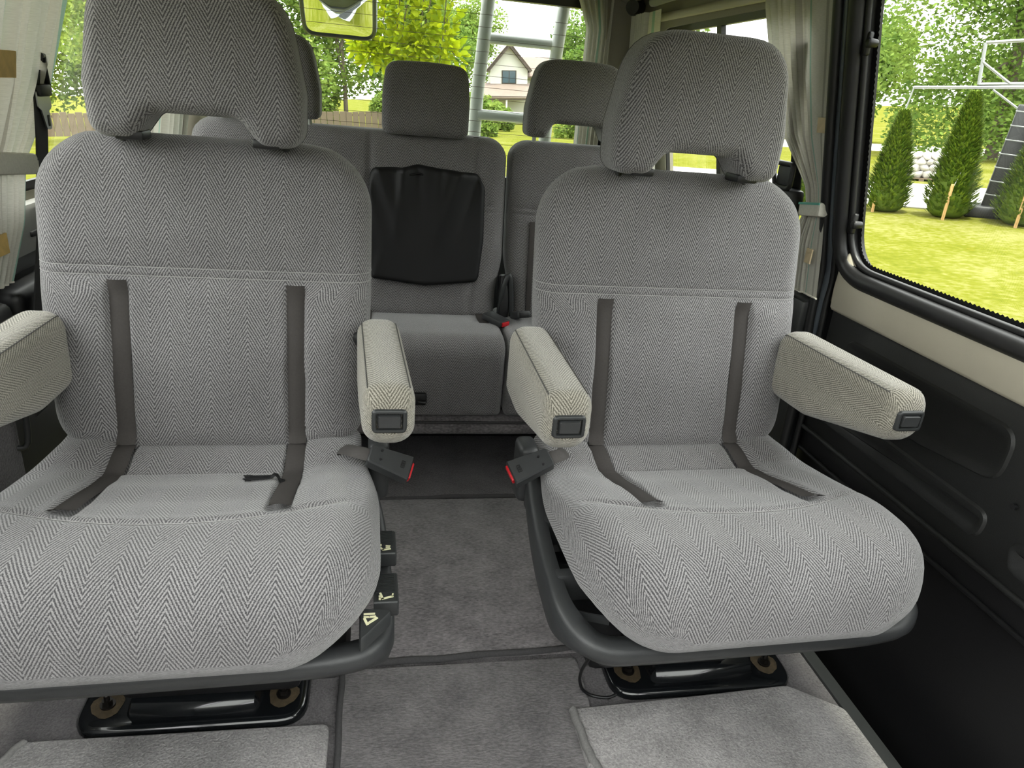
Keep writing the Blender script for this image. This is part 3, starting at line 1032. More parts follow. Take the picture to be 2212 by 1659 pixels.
def buckle(xc, inb, parent):
    ax = Vector((inb * 0.92, -0.10, -0.36)).normalized()      # towards the red end
    nrm = Vector((inb * 0.10, -0.52, 0.85))
    nrm = (nrm - ax * nrm.dot(ax)).normalized()
    wd = nrm.cross(ax)
    M = Matrix((ax, wd, nrm)).transposed()
    c = Vector((xc + inb * 0.2915, 1.03, 0.482))
    e = empty('belt_buckle', (0, 0, 0)); e.location = c - ploc(parent); e.parent = parent
    bm = bmesh.new()
    hl, hw = 0.036, 0.0225
    out = round_poly([(-hl, -hw * 0.72, 0.006), (hl, -hw, 0.003), (hl, hw, 0.003), (-hl, hw * 0.72, 0.006)], 4)
    r = []
    for ins, t in ((0.0015, -0.011), (0, -0.009), (0, 0.008), (0.0022, 0.011)):
        r.append([bm.verts.new(c + M @ Vector((p.x, p.y, t))) for p in inset_poly(out, ins)])
    n = len(out)
    for A, B in zip(r, r[1:]):
        for i in range(n):
            bm.faces.new((A[i], A[(i + 1) % n], B[(i + 1) % n], B[i]))
    bm.faces.new(r[0][::-1]); bm.faces.new(r[-1])
    body = from_bm('buckle_case', bm, PLASTL, e, 35)
    box('release_button', c + M @ Vector((hl + 0.0005, -0.002, -0.001)), (0.006, 0.030, 0.013), RED, e, bev=0.0015, mtx=M)
    for q in (-0.006, 0.010):
        bm = bmesh.new(); tube_bm(bm, [c + M @ Vector((-0.017 - q * 0.1, q, 0.0105)), c + M @ Vector((-0.017 - q * 0.1, q, 0.0118))], 0.0024, 10)
        from_bm('rivet', bm, PLASTB, body)
    # small embossed mark near the button end
    bm = bmesh.new()
    for (u, v, du, dv) in ((0.018, 0.000, 0.0009, 0.013), (0.0235, 0.0, 0.0009, 0.013), (0.0207, 0.0062, 0.006, 0.0009), (0.0207, -0.0062, 0.006, 0.0009), (0.0207, 0.002, 0.006, 0.0008), (0.0207, -0.002, 0.006, 0.0008), (0.0207, 0.0, 0.0008, 0.012)):
        box_bm(bm, c + M @ Vector((u, v, 0.0112)), (du, dv, 0.0008), 0, 1, M)
    from_bm('embossed_mark', bm, PLASTB, body, 0)
    w0 = c + M @ Vector((-hl - 0.002, 0, 0))
    pts = [w0 + ax * 0.012, w0, Vector((xc + inb * 0.235, 1.045, 0.496)), Vector((xc + inb * 0.215, 1.10, 0.470)), Vector((xc + inb * 0.215, 1.13, 0.43))]
    tube('webbing', smooth_path(pts, 5), 0.004, WEB, e, n=8, sx=3.0, up=tuple(nrm))
    return e

def seat_trim_path(xc, inb, low=False):
    raw = [(0.266, 1.115, 0.430), (0.279, 1.03, 0.420), (0.287, 0.94, 0.405), (0.290, 0.86, 0.395), (0.288, 0.80, 0.385), (0.268, 0.757, 0.372),
           (0.235, 0.742, 0.360), (0.18, 0.743, 0.354), (0.12, 0.747, 0.349), (0.0, 0.750, 0.345), (-0.12, 0.750, 0.344), (-0.20, 0.747, 0.350), (-0.245, 0.748, 0.364), (-0.268, 0.785, 0.38), (-0.27, 0.90, 0.385), (-0.268, 1.10, 0.40)]
    if low:
        raw = [(a - 0.004, y, z - (0.034 if k < 5 else 0.014 if k == 5 else 0.0)) for k, (a, y, z) in enumerate(raw)]
    return smooth_path([(xc + inb * a, y, z) for a, y, z in raw], 6)

def seat_base(xc, inb, parent, levers):
    xr0 = xc
    path = seat_trim_path(xc, inb, levers)
    n = len(path)
    bm = bmesh.new()
    rings = []
    for i, p in enumerate(path):
        t = (path[min(i + 1, n - 1)] - path[max(i - 1, 0)]); t.z = 0; t.normalize()
        outw = Vector((t.y, -t.x, 0)) * inb
        # outward is away from the seat's middle
        cdir = Vector((p.x - xc, p.y - 0.98, 0))
        if outw.dot(cdir) < 0:
            outw = -outw
        u = i / (n - 1)
        inside = sstep(0.36, 0.20, u)
        hgt = lerp(0.030, 0.070, inside)
        wd = lerp(0.022, 0.016, inside)
        prof = [(-wd, -0.006), (-wd * 0.9, 0.0), (-wd * 0.2, 0.003), (wd * 0.35, 0.001), (wd * 0.6, -0.006), (wd * 0.62, -hgt * 0.6), (wd * 0.3, -hgt), (-wd * 0.4, -hgt), (-wd * 0.6, -hgt * 0.7)]
        rings.append([bm.verts.new(p + outw * a + Vector((0, 0, b))) for a, b in prof])
    m = len(rings[0])
    for A, B in zip(rings, rings[1:]):
        for k in range(m):
            bm.faces.new((A[k], A[(k + 1) % m], B[(k + 1) % m], B[k]))
    bm.faces.new(rings[0]); bm.faces.new(rings[-1][::-1])
    tr = from_bm('side_trim', bm, PLASTL, parent, 60)
    # rounded cover at the rear of the inboard side
    box('hinge_cover', (xc + inb * 0.276, 1.125, 0.425), (0.036, 0.06, 0.11), PLASTL, tr, bev=0.012, seg=3)
    # seat pan
    box('seat_pan', (xc, 0.98, 0.305), (0.47, 0.42, 0.05), PLASTB, parent, bev=0.02)
    if levers:
        z0 = 0.414
        def lever(y0, y1, zt, nm, rib0, rib1):
            bm = bmesh.new()
            cx = xc + inb * 0.283
            pr = round_poly([(y0, zt - 0.022, 0.004), (y1, zt - 0.030, 0.004), (y1, zt - 0.004, 0.004), (y0, zt + 0.004, 0.004)], 3)
            A = [bm.verts.new((cx - inb * 0.016, p.x, p.y)) for p in pr]
            B = [bm.verts.new((cx + inb * 0.016, p.x, p.y)) for p in pr]
            B2 = [bm.verts.new((cx + inb * 0.018, p.x, p.y)) for p in inset_poly(pr, 0.002)]
            k = len(pr)
            for P, Q in ((A, B), (B, B2)):
                for i in range(k):
                    bm.faces.new((P[i], P[(i + 1) % k], Q[(i + 1) % k], Q[i]))
            bm.faces.new(A[::-1]); bm.faces.new(B2)
            lv = from_bm(nm, bm, PLAST, tr, 40)
            bm = bmesh.new()
            y = rib0
            while y < rib1:
                f = (y - y0) / (y1 - y0)
                box_bm(bm, (cx, y, lerp(zt + 0.004, zt - 0.004, f) + 0.0008), (0.026, 0.0016, 0.0022))
                y += 0.0036
            from_bm('grip_ribs', bm, PLAST, lv, 0)
            return lv, cx
        def icon(lv, strokes, cx, y, z, slope):
            bm = bmesh.new()
            for (a0, b0, a1, b1, w) in strokes:
                p0 = Vector((cx + a0, y + b0, z + slope * b0 + 0.0016)); p1 = Vector((cx + a1, y + b1, z + slope * b1 + 0.0016))
                d = p1 - p0
                box_bm(bm, (p0 + p1) / 2, (d.length + w, w, 0.001), 0, 1, axes(d if d.length > 1e-5 else (1, 0, 0), (0.001, 0.01, 0) if abs(d.x) > abs(d.y) else (0.01, 0.001, 0)))
            from_bm('icon', bm, ICON, lv, 0)
        l1, cx = lever(0.898, 0.968, 0.398, 'recline_lever', 0.920, 0.965)
        icon(l1, [(-0.008, 0.004, -0.002, -0.004, .003), (-0.002, -0.004, 0.008, -0.002, .003), (-0.006, 0.008, -0.006, 0.0085, .004), (0.003, 0.006, 0.008, 0.005, .002), (0.003, 0.002, 0.007, 0.0015, .002)], cx, 0.909, 0.398 + 0.003, 0)
        l2, cx = lever(0.797, 0.872, 0.390, 'slide_lever', 0.819, 0.868)
        icon(l2, [(-0.007, 0.006, -0.004, -0.005, .003), (-0.004, -0.005, 0.009, -0.001, .003), (-0.008, 0.0, -0.008, 0.0005, .003), (-0.008, -0.005, -0.008, -0.0055, .003), (0.009, -0.001, 0.010, 0.004, .002)], cx, 0.808, 0.390 + 0.003, 0)
        # triangular swivel lever at the front corner
        bm = bmesh.new()
        cx = xc + inb * 0.268
        tri = round_poly([(cx - inb * 0.020, 0.722, 0.005), (cx + inb * 0.026, 0.776, 0.006), (cx - inb * 0.020, 0.782, 0.005)], 4)
        r = [[bm.verts.new((p.x, p.y, 0.398 - 0.10 * (0.782 - p.y) + t)) for p in inset_poly(tri, i)] for i, t in ((0, -0.02), (0, -0.002), (0.002, 0.001))]
        k = len(tri)
        for A, B in zip(r, r[1:]):
            for i in range(k):
                bm.faces.new((A[i], A[(i + 1) % k], B[(i + 1) % k], B[i]))
        bm.faces.new(r[-1]); bm.faces.new(r[0][::-1])
        l3 = from_bm('swivel_lever', bm, PLAST, tr, 40)
        bm = bmesh.new()
        for (a0, b0, a1, b1, w) in ((-0.007, 0.005, 0.005, 0.005, .003), (-0.007, 0.0, -0.002, 0.0, .003), (0.0, 0.0, 0.006, 0.0, .003), (-0.007, -0.004, -0.004, -0.012, .0035), (-0.004, -0.012, 0.008, -0.003, .0035)):
            p0 = Vector((cx + a0 - inb * 0.006, 0.764 + b0, 0)); p1 = Vector((cx + a1 - inb * 0.006, 0.764 + b1, 0))
            for p in (p0, p1):
                p.z = 0.398 - 0.10 * (0.782 - p.y) + 0.0016
            d = p1 - p0
            box_bm(bm, (p0 + p1) / 2, (d.length + w, w, 0.001), 0, 1, axes(d, (0.001, 0.01, 0)))
        from_bm('icon', bm, ICON, l3, 0)
    else:
        # storage tray: floor, divider and two open wells
        for (y0, y1) in ((0.768, 0.846), (0.868, 0.968)):
            bm = bmesh.new()
            box_bm(bm, (xc + inb * 0.245, (y0 + y1) / 2, 0.352), (0.075, y1 - y0, 0.004))
            from_bm('well_floor', bm, PLASTB, tr, 0)
        for y, w, zz in ((0.857, 0.020, 0.374),):
            box('tray_divider', (xc + inb * 0.250, y, zz), (0.07, w, 0.05), PLASTL, tr, bev=0.004)
        box('tray_shelf', (xc + inb * 0.250, 1.035, 0.388), (0.06, 0.13, 0.05), PLASTL, tr, bev=0.006)
        for y in (0.915, 0.800):
            box('tray_rib', (xc + inb * 0.246, y, 0.360), (0.06, 0.003, 0.014), PLASTL, tr, mtx=Matrix.Rotation(inb * 0.4, 3, 'Z'))
    # black pressed-metal swivel base and floor rail
    xc = xr0 + (-0.0335 if levers else 0.095)
    rl = empty('floor_rail', (0, 0, 0)); rl.location = Vector((xc, 1.02, 0.0)) - ploc(parent); rl.parent = parent
    w = 0.178
    bm = bmesh.new()
    out = densify(round_poly([(xc - w - 0.012, 0.965, 0.05), (xc + w + 0.012, 0.965, 0.05), (xc + w + 0.012, 1.24, 0.03), (xc - w - 0.012, 1.24, 0.03)], 6), 0.02)
    r = [[bm.verts.new((p.x, p.y, z)) for p in inset_poly(out, i)] for i, z in ((0.0, 0.001), (0.0, 0.010), (0.006, 0.016), (0.012, 0.017))]
    k = len(out)
    for A, B in zip(r, r[1:]):
        for i in range(k):
            bm.faces.new((A[i], A[(i + 1) % k], B[(i + 1) % k], B[i]))
    bm.faces.new(r[-1])
    from_bm('base_plate', bm, GLOSSB, rl, 50)
    bm = bmesh.new()
    prof = [(0.985, 0.012), (0.990, 0.030), (1.002, 0.042), (1.03, 0.052), (1.10, 0.066), (1.20, 0.070)]
    pv = []
    for x in (-0.112, -0.10, 0.10, 0.112):
        pv.append([bm.verts.new((xc + x, y + (0.012 if abs(x) > 0.105 else 0), z * (0.35 if abs(x) > 0.105 else 1))) for y, z in prof])
    for A, B in zip(pv, pv[1:]):
        for i in range(len(prof) - 1):
            bm.faces.new((A[i], A[i + 1], B[i + 1], B[i]))
    from_bm('raised_bar', bm, GLOSSB, rl, 60)
    for s in (-1, 1):
        cx, cy = xc + s * 0.146, 1.022
        bm = bmesh.new()
        pts = []
        for i in range(18):
            a = 2 * math.pi * i / 18
            q = 0.026 * (1 + 0.07 * math.sin(3 * a + s) + 0.03 * math.sin(7 * a))
            pts.append(bm.verts.new((cx + q * math.cos(a), cy + q * math.sin(a) * 1.1, 0.0178)))
        bm.faces.new(pts)
        from_bm('rust_patch', bm, RUST, rl, 0)
        bm = bmesh.new()
        tube_bm(bm, [(cx, cy, 0.017), (cx, cy, 0.021)], 0.0125, 20)
        tube_bm(bm, [(cx, cy, 0.021), (cx, cy, 0.030)], 0.0085, 6)
        tube_bm(bm, [(cx, cy, 0.030), (cx, cy, 0.040), (cx, cy, 0.042)], [0.0048, 0.0048, 0.003], 10)
        from_bm('bolt', bm, BOLT, rl, 35)
    pts = [(xc - w, 0.972, 0.018)]
    box('pedestal', (xr0, 1.09, 0.17), (0.30, 0.20, 0.24), PLASTB, rl, bev=0.02)
    return tr

def captain_seat(xc, inb, levers, label, turn=0.0):
    root = empty('captain_seat', (xc, 1.05, 0.0), label, 'seat', 'captain seats of the second row')
    captain_cushion(xc, root, 0 if levers else inb)
    captain_backrest(xc, root)
    captain_headrest(xc, root)
    armrest(xc, inb, root, front=0.860, offs=0.285 if levers else 0.292)
    armrest(xc, -inb, root, front=0.866, offs=0.254)
    buckle(xc, inb, root)
    seat_base(xc, inb, root, levers)
    root.rotation_euler = (0, 0, math.radians(turn))
    for ch in root.children:
        if ch.name.startswith('floor_rail'):
            ch.rotation_euler = (0, 0, -math.radians(turn))
    return root

seatL = captain_seat(SEATS[0], 1, True, 'left grey herringbone captain seat with printed levers beside its cushion', 1.0)
seatR = captain_seat(SEATS[1], -1, False, 'right grey herringbone captain seat with storage tray beside its cushion', 2.0)

# black frayed strap lying on the left cushion
def strap():
    bm = bmesh.new()
    xc = SEATS[0]
    pts = []
    P = [(-0.145, 1.022), (-0.16, 1.02), (-0.175, 1.017), (-0.19, 1.0155), (-0.196, 1.015)]
    path = smooth_path([(x, y, 0) for x, y in P], 4)
    for i, p in enumerate(path):
        p.z = cush_top(p.x - xc, p.y) + 0.004 + (0.006 if p.x > -0.16 else 0.002)
    tube_bm(bm, path, [lerp(0.0045, 0.0068, i / (len(path) - 1)) for i in range(len(path))], 8, sx=0.4, up=(0, 1, 0))
    e = path[-1]
    for k in range(7):
        a = -0.007 + k * 0.0023
        tube_bm(bm, [e + Vector((0.003, a, 0)), e + Vector((-0.006 - 0.002 * (k % 3), a * 1.25, 0.001 * (k % 2)))], 0.0012, 5)
    o = from_bm('strap', bm, BLACKC, None, 60)
    tag(o, 'short black frayed strap lying on the left seat cushion', 'strap')
strap()
# thin black cable hanging from the right seat base
cb = [(0.385, 0.86, 0.31), (0.378, 0.90, 0.22), (0.368, 0.955, 0.10), (0.374, 0.965, 0.05), (0.395, 0.968, 0.024), (0.425, 0.958, 0.024), (0.445, 0.962, 0.026)]
o = tube('cable', smooth_path(cb, 8), 0.003, PLASTB, None)
tag(o, 'thin black cable hanging under the right captain seat', 'cable')
# ------------------------------------------------------------------ rear bench
def bench_y(z):
    return 1.985 + 0.20 * (z - 0.44)

def wide_back(x0, x1, parent, seams, hseam, name='backrest'):
    xc = (x0 + x1) / 2; W = (x1 - x0) / 2
    zb, zt, D = 0.43, 0.932, 0.12
    def rnd(e, R):
        return R * (1 - math.sqrt(max(0, 1 - ((R - e) / R) ** 2))) if e < R else 0.0
    zl = sorted(set([zb + 0.001, zb + 0.004, zb + 0.009, zt - 0.0005, zt - 0.003, zt - 0.007, zt - 0.013] + [lerp(zb, zt, i / 40) for i in range(1, 40)] + [hseam + d for d in (-0.004, 0, 0.004, 0.013, 0.017, 0.021)]))
    rings = []
    for z in zl:
        w = W - rnd(zt - z, 0.055) - rnd(z - zb, 0.03)
        if name == 'backrest':
            w -= 0.035 * sstep(0.62, 0.50, z) * 0.5
        h = D / 2 - rnd(zt - z, 0.04) - rnd(z - zb, 0.03)
        h = max(0.006, h)
        R = []
        for a, b in rrect(w, h, h, min(0.04, h * .95), min(0.04, h * .95), int(30 + W * 50), 7, 3):
            f = max(0, min(1, b / h)) if h > 0.02 else 0
            x = xc + a
            d = 0.0
            for s in seams:
                d -= 0.006 * math.exp(-((x - s) / 0.007) ** 2)
            ed = min(x - x0, x1 - x)
            d += 0.008 * sstep(0.0, 0.12, ed)
            for q in (0, 0.017):
                if min(abs(x - s) for s in seams + [9]) > 0.002 and (x > seams[-1] if seams else True):
                    d -= 0.004 * math.exp(-((z - hseam - q) / 0.0035) ** 2)
            R.append(Vector((x, bench_y(z) + D / 2 - b - d * f, z)))
        rings.append(R)
    return loft(name, rings, FAB, parent)

bench = empty('bench_seat', (XC, 2.05, 0.15), 'grey herringbone rear bench seat with split backrest behind the captain seats', 'seat')
bkL = wide_back(-0.50, 0.347, bench, [-0.32, -0.036, 0.256], 0.735)
bkR = wide_back(0.357, 0.78, bench, [], 0.735)
for x in (-0.036, 0.256):
    tube('seam_piping', [(x, bench_y(z) + 0.0015, z) for z in (0.45, 0.6, 0.75, 0.9)], 0.0012, PIPE, bkL, n=5)
box('trim_strip', (0.425, bench_y(0.58) - 0.006, 0.585), (0.016, 0.008, 0.27), STRIP, bkR, bev=0.003, mtx=Matrix.Rotation(-0.197, 3, 'X'))

def bench_cushion(x0, x1):
    xc = (x0 + x1) / 2; W = (x1 - x0) / 2
    Y0, Y1 = 1.735, 2.06
    def rnd(e, R):
        return R * (1 - math.sqrt(max(0, 1 - ((R - e) / R) ** 2))) if e < R else 0.0
    ys = [Y0 + e for e in (0.0005, 0.002, 0.005, 0.01, 0.016, 0.024, 0.034, 0.046, 0.06)]
    while ys[-1] < Y1: ys.append(ys[-1] + 0.02)
    rings = []
    for y in ys:
        e = y - Y0
        zt = 0.455 - rnd(e, 0.06) - 0.008 * sstep(1.85, 2.0, y); zb = 0.235 + rnd(e, 0.012)
        w = W - rnd(e, 0.02)
        m = (zt + zb) / 2; h = (zt - zb) / 2
        rings.append([Vector((xc + a, y + 0.05 * max(0, 0.36 - (m + b)), m + b)) for a, b in rrect(w, h, h, 0.014, 0.012, int(12 + W * 50), 6, 6)])
    return loft('seat_cushion', rings[::-1], FAB, bench)
c1 = bench_cushion(-0.5, 0.326)
c2 = bench_cushion(0.334, 0.79)
for x in (-0.04, 0.285):
    box('trim_strip', (x, 1.92, 0.4505), (0.03, 0.13, 0.006), STRIP, c1, bev=0.002)
box('latch_recess', (0.1, 1.755, 0.288), (0.045, 0.05, 0.036), PLASTB, bench, bev=0.006)
tube('latch_handle', [(0.10, 1.728, 0.283), (0.118, 1.726, 0.281), (0.120, 1.735, 0.281)], 0.004, PLASTB, bench)
box('bench_frame', (0.14, 1.95, 0.235), (1.24, 0.28, 0.03), PLASTB, bench, bev=0.01)
for x in (-0.38, 0.62):
    box('bench_leg', (x, 1.98, 0.228), (0.05, 0.2, 0.02), PLASTB, bench, bev=0.008)
# hinge and belt buckles where the bench splits
box('hinge_bracket', (0.352, 2.005, 0.50), (0.03, 0.05, 0.13), PLASTB, bench, bev=0.01, mtx=Matrix.Rotation(-0.2, 3, 'X'))
tube('hinge_arm', smooth_path([(0.342, 1.99, 0.44), (0.345, 1.985, 0.52), (0.362, 1.99, 0.57), (0.372, 1.985, 0.51), (0.376, 1.98, 0.45)], 4), 0.008, PLAST, bench)
def bench_buckle(c, ax, nrm, redend):
    M = axes(ax, Vector(nrm).cross(Vector(ax)))
    e = empty('belt_buckle', (0, 0, 0)); e.location = Vector(c) - ploc(bench); e.parent = bench
    bm = bmesh.new(); box_bm(bm, c, (0.075, 0.04, 0.02), 0.005, 2, M); from_bm('buckle_case', bm, PLASTL, e, 40)
    box('release_button', Vector(c) + M @ Vector((0.038, 0, 0)), (0.006, 0.026, 0.012), RED if redend else PLASTB, e, bev=0.001, mtx=M)
bench_buckle((0.318, 1.90, 0.463), (0.6, -0.8, -0.1), (0.1, -0.2, 1), True)
bench_buckle((0.392, 1.93, 0.47), (0.12, -0.9, 0.3), (0, -0.3, 0.9), False)

def bench_headrest(xc, notch, hw, zt):
    hb = empty('headrest', (0, 0, 0)); hb.location = Vector((xc, 2.12, 0.93)) - ploc(bench); hb.parent = bench
    if notch:
        c = [(-hw, 0.945, 0.02), (-hw, 1.02, 0.04), (-hw + 0.025, zt, 0.05), (hw - 0.025, zt, 0.05), (hw, 1.02, 0.04), (hw, 0.945, 0.02),
             (hw - 0.055, 0.945, 0.012), (hw - 0.075, 0.985, 0.02), (-hw + 0.075, 0.985, 0.02), (-hw + 0.055, 0.945, 0.012)]
    else:
        c = [(-hw, 0.925, 0.025), (-hw, 1.02, 0.04), (-hw + 0.008, zt, 0.035), (hw - 0.008, zt, 0.035), (hw, 1.02, 0.04), (hw, 0.925, 0.025)]
    poly = densify(round_poly([(xc + a, b, r) for a, b, r in c], 6), 0.014)
    def bend(v):
        v.y += 0.06 * (v.z - 0.93) + 0.4 * (v.x - xc) ** 2
        if v.z > zt - 0.05:
            v.z -= 0.5 * (v.x - xc) ** 2
        return v
    pad = plush('headrest_pad', poly, 2.055, 2.15, 0.022, FAB, hb, (xc, 2.05, 0.93), bend, seg=5)
    pts = [bend(Vector((p.x, 2.135, p.y))) for p in inset_poly(poly, 0.001)]
    tube('piping', pts, 0.001, PIPE, pad, n=5, closed=True, up=(0, 1, 0))
    for s in (-1, 1):
        tube('post', [(xc + s * (hw - 0.03), 2.11, 0.90), (xc + s * (hw - 0.03), 2.11, 0.96)], 0.006, CHROME, hb)
bench_headrest(0.113, False, 0.118, 1.112)
bench_headrest(0.535, True, 0.142, 1.152)
bench_headrest(-0.308, True, 0.142, 1.152)

# black stretch cover pulled over the middle of the bench backrest
def cover():
    pts = [(-0.040, 0.56, 0.03), (-0.043, 0.70, 0.05), (-0.034, 0.838, 0.025), (0.05, 0.842, 0.03), (0.095, 0.853, 0.03), (0.16, 0.846, 0.03), (0.262, 0.838, 0.02), (0.283, 0.80, 0.03), (0.284, 0.66, 0.05), (0.272, 0.545, 0.02), (0.12, 0.532, 0.05), (-0.022, 0.545, 0.02)]
    poly = densify(round_poly(pts, 5), 0.01)
    def bend(v):
        x, z = v.x, v.z
        top = sstep(0.60, 0.84, z)
        fold = 0.0
        for (xx, zz, wd, am, sl) in ((0.055, 0.83, 0.012, 0.011, 0.10), (0.095, 0.80, 0.016, -0.008, -0.08), (0.20, 0.80, 0.018, 0.012, 0.35), (0.15, 0.74, 0.014, 0.007, 0.05), (0.0, 0.80, 0.014, 0.010, -0.35), (-0.02, 0.72, 0.01, 0.008, -0.3), (0.24, 0.76, 0.013, -0.009, 0.3)):
            fold += am * math.exp(-((x - xx - sl * (z - zz)) / wd) ** 2) * top
        low = 0.006 * math.exp(-((x + 0.02 - 0.25 * (z - 0.55)) / 0.008) ** 2) * sstep(0.66, 0.56, z)
        v.y = bench_y(v.z) - 0.0245 + (v.y - 1.0) - fold - low - 0.012 * math.exp(-((x - 0.12) / 0.12) ** 2)
        return v
    root = empty('seat_cover', (0.12, 2.03, 0.53), 'black stretch cloth cover over the middle of the bench backrest', 'cover')
    o = plush('cloth', poly, 1.0, 1.03, 0.013, BLACKC, root, (0, 0, 0), bend, seg=5, grid=0.008, smooth=180)
    tube('gathered_hem', smooth_path([(0.045, bench_y(0.83) - 0.030, 0.822), (0.075, bench_y(0.83) - 0.034, 0.826), (0.10, bench_y(0.83) - 0.032, 0.830), (0.135, bench_y(0.83) - 0.030, 0.818)], 5), 0.003, BLACKC, o)
cover()

# ------------------------------------------------------------------ curtains, belts and other fittings
def curtain(name, rows, label, width=0.62, flat=0.33, pleats=6, parent=None, n=150, mside=1, group='van curtains', u0=0.0):
    """rows: (z, x, y_front, y_rear, depth); t=0 at the front edge"""
    rows = sorted(rows, key=lambda r: -r[0])
    zt, zb = rows[0][0], rows[-1][0]
    M = 60
    vs = []; uv = []
    def tab(z, k):
        return interp([(r[0], r[k]) for r in reversed(rows)], z)
    for j in range(M + 1):
        z = lerp(zt, zb, j / M)
        x = tab(z, 1); a = tab(z, 2); b = tab(z, 3); dp = tab(z, 4)
        for i in range(n + 1):
            t = i / n
            q = max(0, (t - flat) / (1 - flat))
            s = lerp(0, 0.42, t / flat) if t < flat else 0.42 + 0.58 * q
            ph = q * pleats * 2 * math.pi + 0.5 * math.sin(z * 9)
            off = dp * math.sin(ph) * (1 if t > flat else 0) + dp * 0.12 * math.sin(t * 30 + z * 8)
            y = lerp(a, b, s) + (0.35 * dp * math.sin(ph * 1.0 + 1.2) if t > flat else 0)
            vs.append((x + mside * off, y, z))
            uv.append((u0 + t * width, z))
    fs = []; uvs = []
    for j in range(M):
        for i in range(n):
            k = j * (n + 1) + i
            f = (k, k + 1, k + n + 2, k + n + 1)
            fs.append(f); uvs += [uv[q] for q in f]
    root = empty(name, (tab(zb, 1), tab(zb, 2), zb), label, 'curtain', group)
    o = from_data('cloth', vs, fs, CURT, root, 180, uvs)
    # stitched hem at the bottom edge
    tube('hem', [vs[M * (n + 1) + i] for i in range(0, n + 1, 3)], 0.0022, LINEN, o, n=5)
    return root

rc = curtain('curtain', [(1.40, 0.845, 1.432, 1.73, 0.014), (1.28, 0.858, 1.432, 1.705, 0.014), (1.15, 0.885, 1.432, 1.675, 0.013), (1.02, 0.905, 1.430, 1.60, 0.010), (0.92, 0.925, 1.428, 1.50, 0.006), (0.875, 0.933, 1.425, 1.49, 0.005), (0.80, 0.938, 1.408, 1.53, 0.006), (0.69, 0.944, 1.392, 1.52, 0.006)],
             'striped linen curtain tied back beside the right sliding door', u0=0.05)
bm = bmesh.new()
box_bm(bm, (0.929, 1.458, 0.873), (0.028, 0.082, 0.03), 0.006, 2, Matrix.Rotation(-0.12, 3, 'X'))
o = from_bm('tie_band', bm, LINEN, rc, 40)
bm = bmesh.new()
box_bm(bm, (0.914, 1.458, 0.885), (0.003, 0.078, 0.005), 0, 1, Matrix.Rotation(-0.12, 3, 'X'))
from_bm('green_band_edge', bm, plain('green_ribbon', (0.14, 0.42, 0.34), 0.9), o, 0)
box('tape_patch', (0.895, 1.447, 1.045), (0.003, 0.03, 0.03), TAPEP, rc, mtx=Matrix.Rotation(-0.15, 3, 'Y'))
box('tape_patch', (0.930, 1.438, 0.775), (0.003, 0.022, 0.032), TAPEP, rc)

lc = curtain('curtain', [(1.36, -0.585, 1.30, 1.74, 0.014), (1.15, -0.618, 1.30, 1.69, 0.014), (1.0, -0.640, 1.30, 1.62, 0.012), (0.90, -0.655, 1.29, 1.555, 0.008), (0.86, -0.66, 1.28, 1.52, 0.006), (0.75, -0.672, 1.27, 1.50, 0.007), (0.65, -0.682, 1.24, 1.44, 0.007)],
             'striped linen curtain tied back beside the left captain seat', mside=-1, flat=0.42, u0=0.11, width=0.70)
bm = bmesh.new()
box_bm(bm, (-0.652, 1.40, 0.868), (0.03, 0.265, 0.038), 0.008, 2, Matrix.Rotation(-0.10, 3, 'X'))
from_bm('tie_band', bm, LINEN, lc, 40)
box('tape_patch', (-0.610, 1.396, 1.028), (0.003, 0.07, 0.042), TAPE, lc, mtx=Matrix.Rotation(0.15, 3, 'Y'))
box('tape_patch', (-0.664, 1.385, 0.728), (0.003, 0.06, 0.036), TAPE, lc)

curtain('curtain', [(1.325, 0.815, 2.30, 2.56, 0.012), (1.2, 0.830, 2.31, 2.58, 0.014), (1.0, 0.86, 2.33, 2.58, 0.014), (0.78, 0.90, 2.35, 2.58, 0.014)],
        'pleated curtain at the rear end of the right side window', width=0.45, flat=0.12, pleats=7, u0=0.0)
curtain('curtain', [(1.36, -0.560, 2.10, 2.58, 0.014), (1.1, -0.595, 2.10, 2.58, 0.014), (0.78, -0.64, 2.10, 2.56, 0.012)],
        'striped curtain at the rear end of the left side window', width=0.6, flat=0.5, pleats=5, u0=0.13, mside=-1)
# curtain hanging at the right end of the rear window (runs across the van)
def cross_curtain():
    vs = []; fs = []; uvs = []; uv = []
    n, M = 90, 30
    for j in range(M + 1):
        z = lerp(1.40, 0.90, j / M)
        a = lerp(0.62, 0.672, min(1, (1.40 - z) / 0.12)); b = 0.755
        for i in range(n + 1):
            t = i / n
            vs.append((lerp(a, b, t), 2.615 + 0.014 * math.sin(t * 5.5 * 2 * math.pi + z * 2), z))
            uv.append((t * 0.4, z))
    for j in range(M):
        for i in range(n):
            k = j * (n + 1) + i
            f = (k, k + 1, k + n + 2, k + n + 1)
            fs.append(f); uvs += [uv[q] for q in f]
    root = empty('curtain', (0.7, 2.61, 0.9), 'gathered curtain at the right end of the rear window', 'curtain', 'van curtains')
    from_data('cloth', vs, fs, CURT, root, 180, uvs)
    tube('hem', [vs[M * (n + 1) + i] for i in range(0, n + 1, 3)], 0.002, LINEN, root, n=5)
cross_curtain()

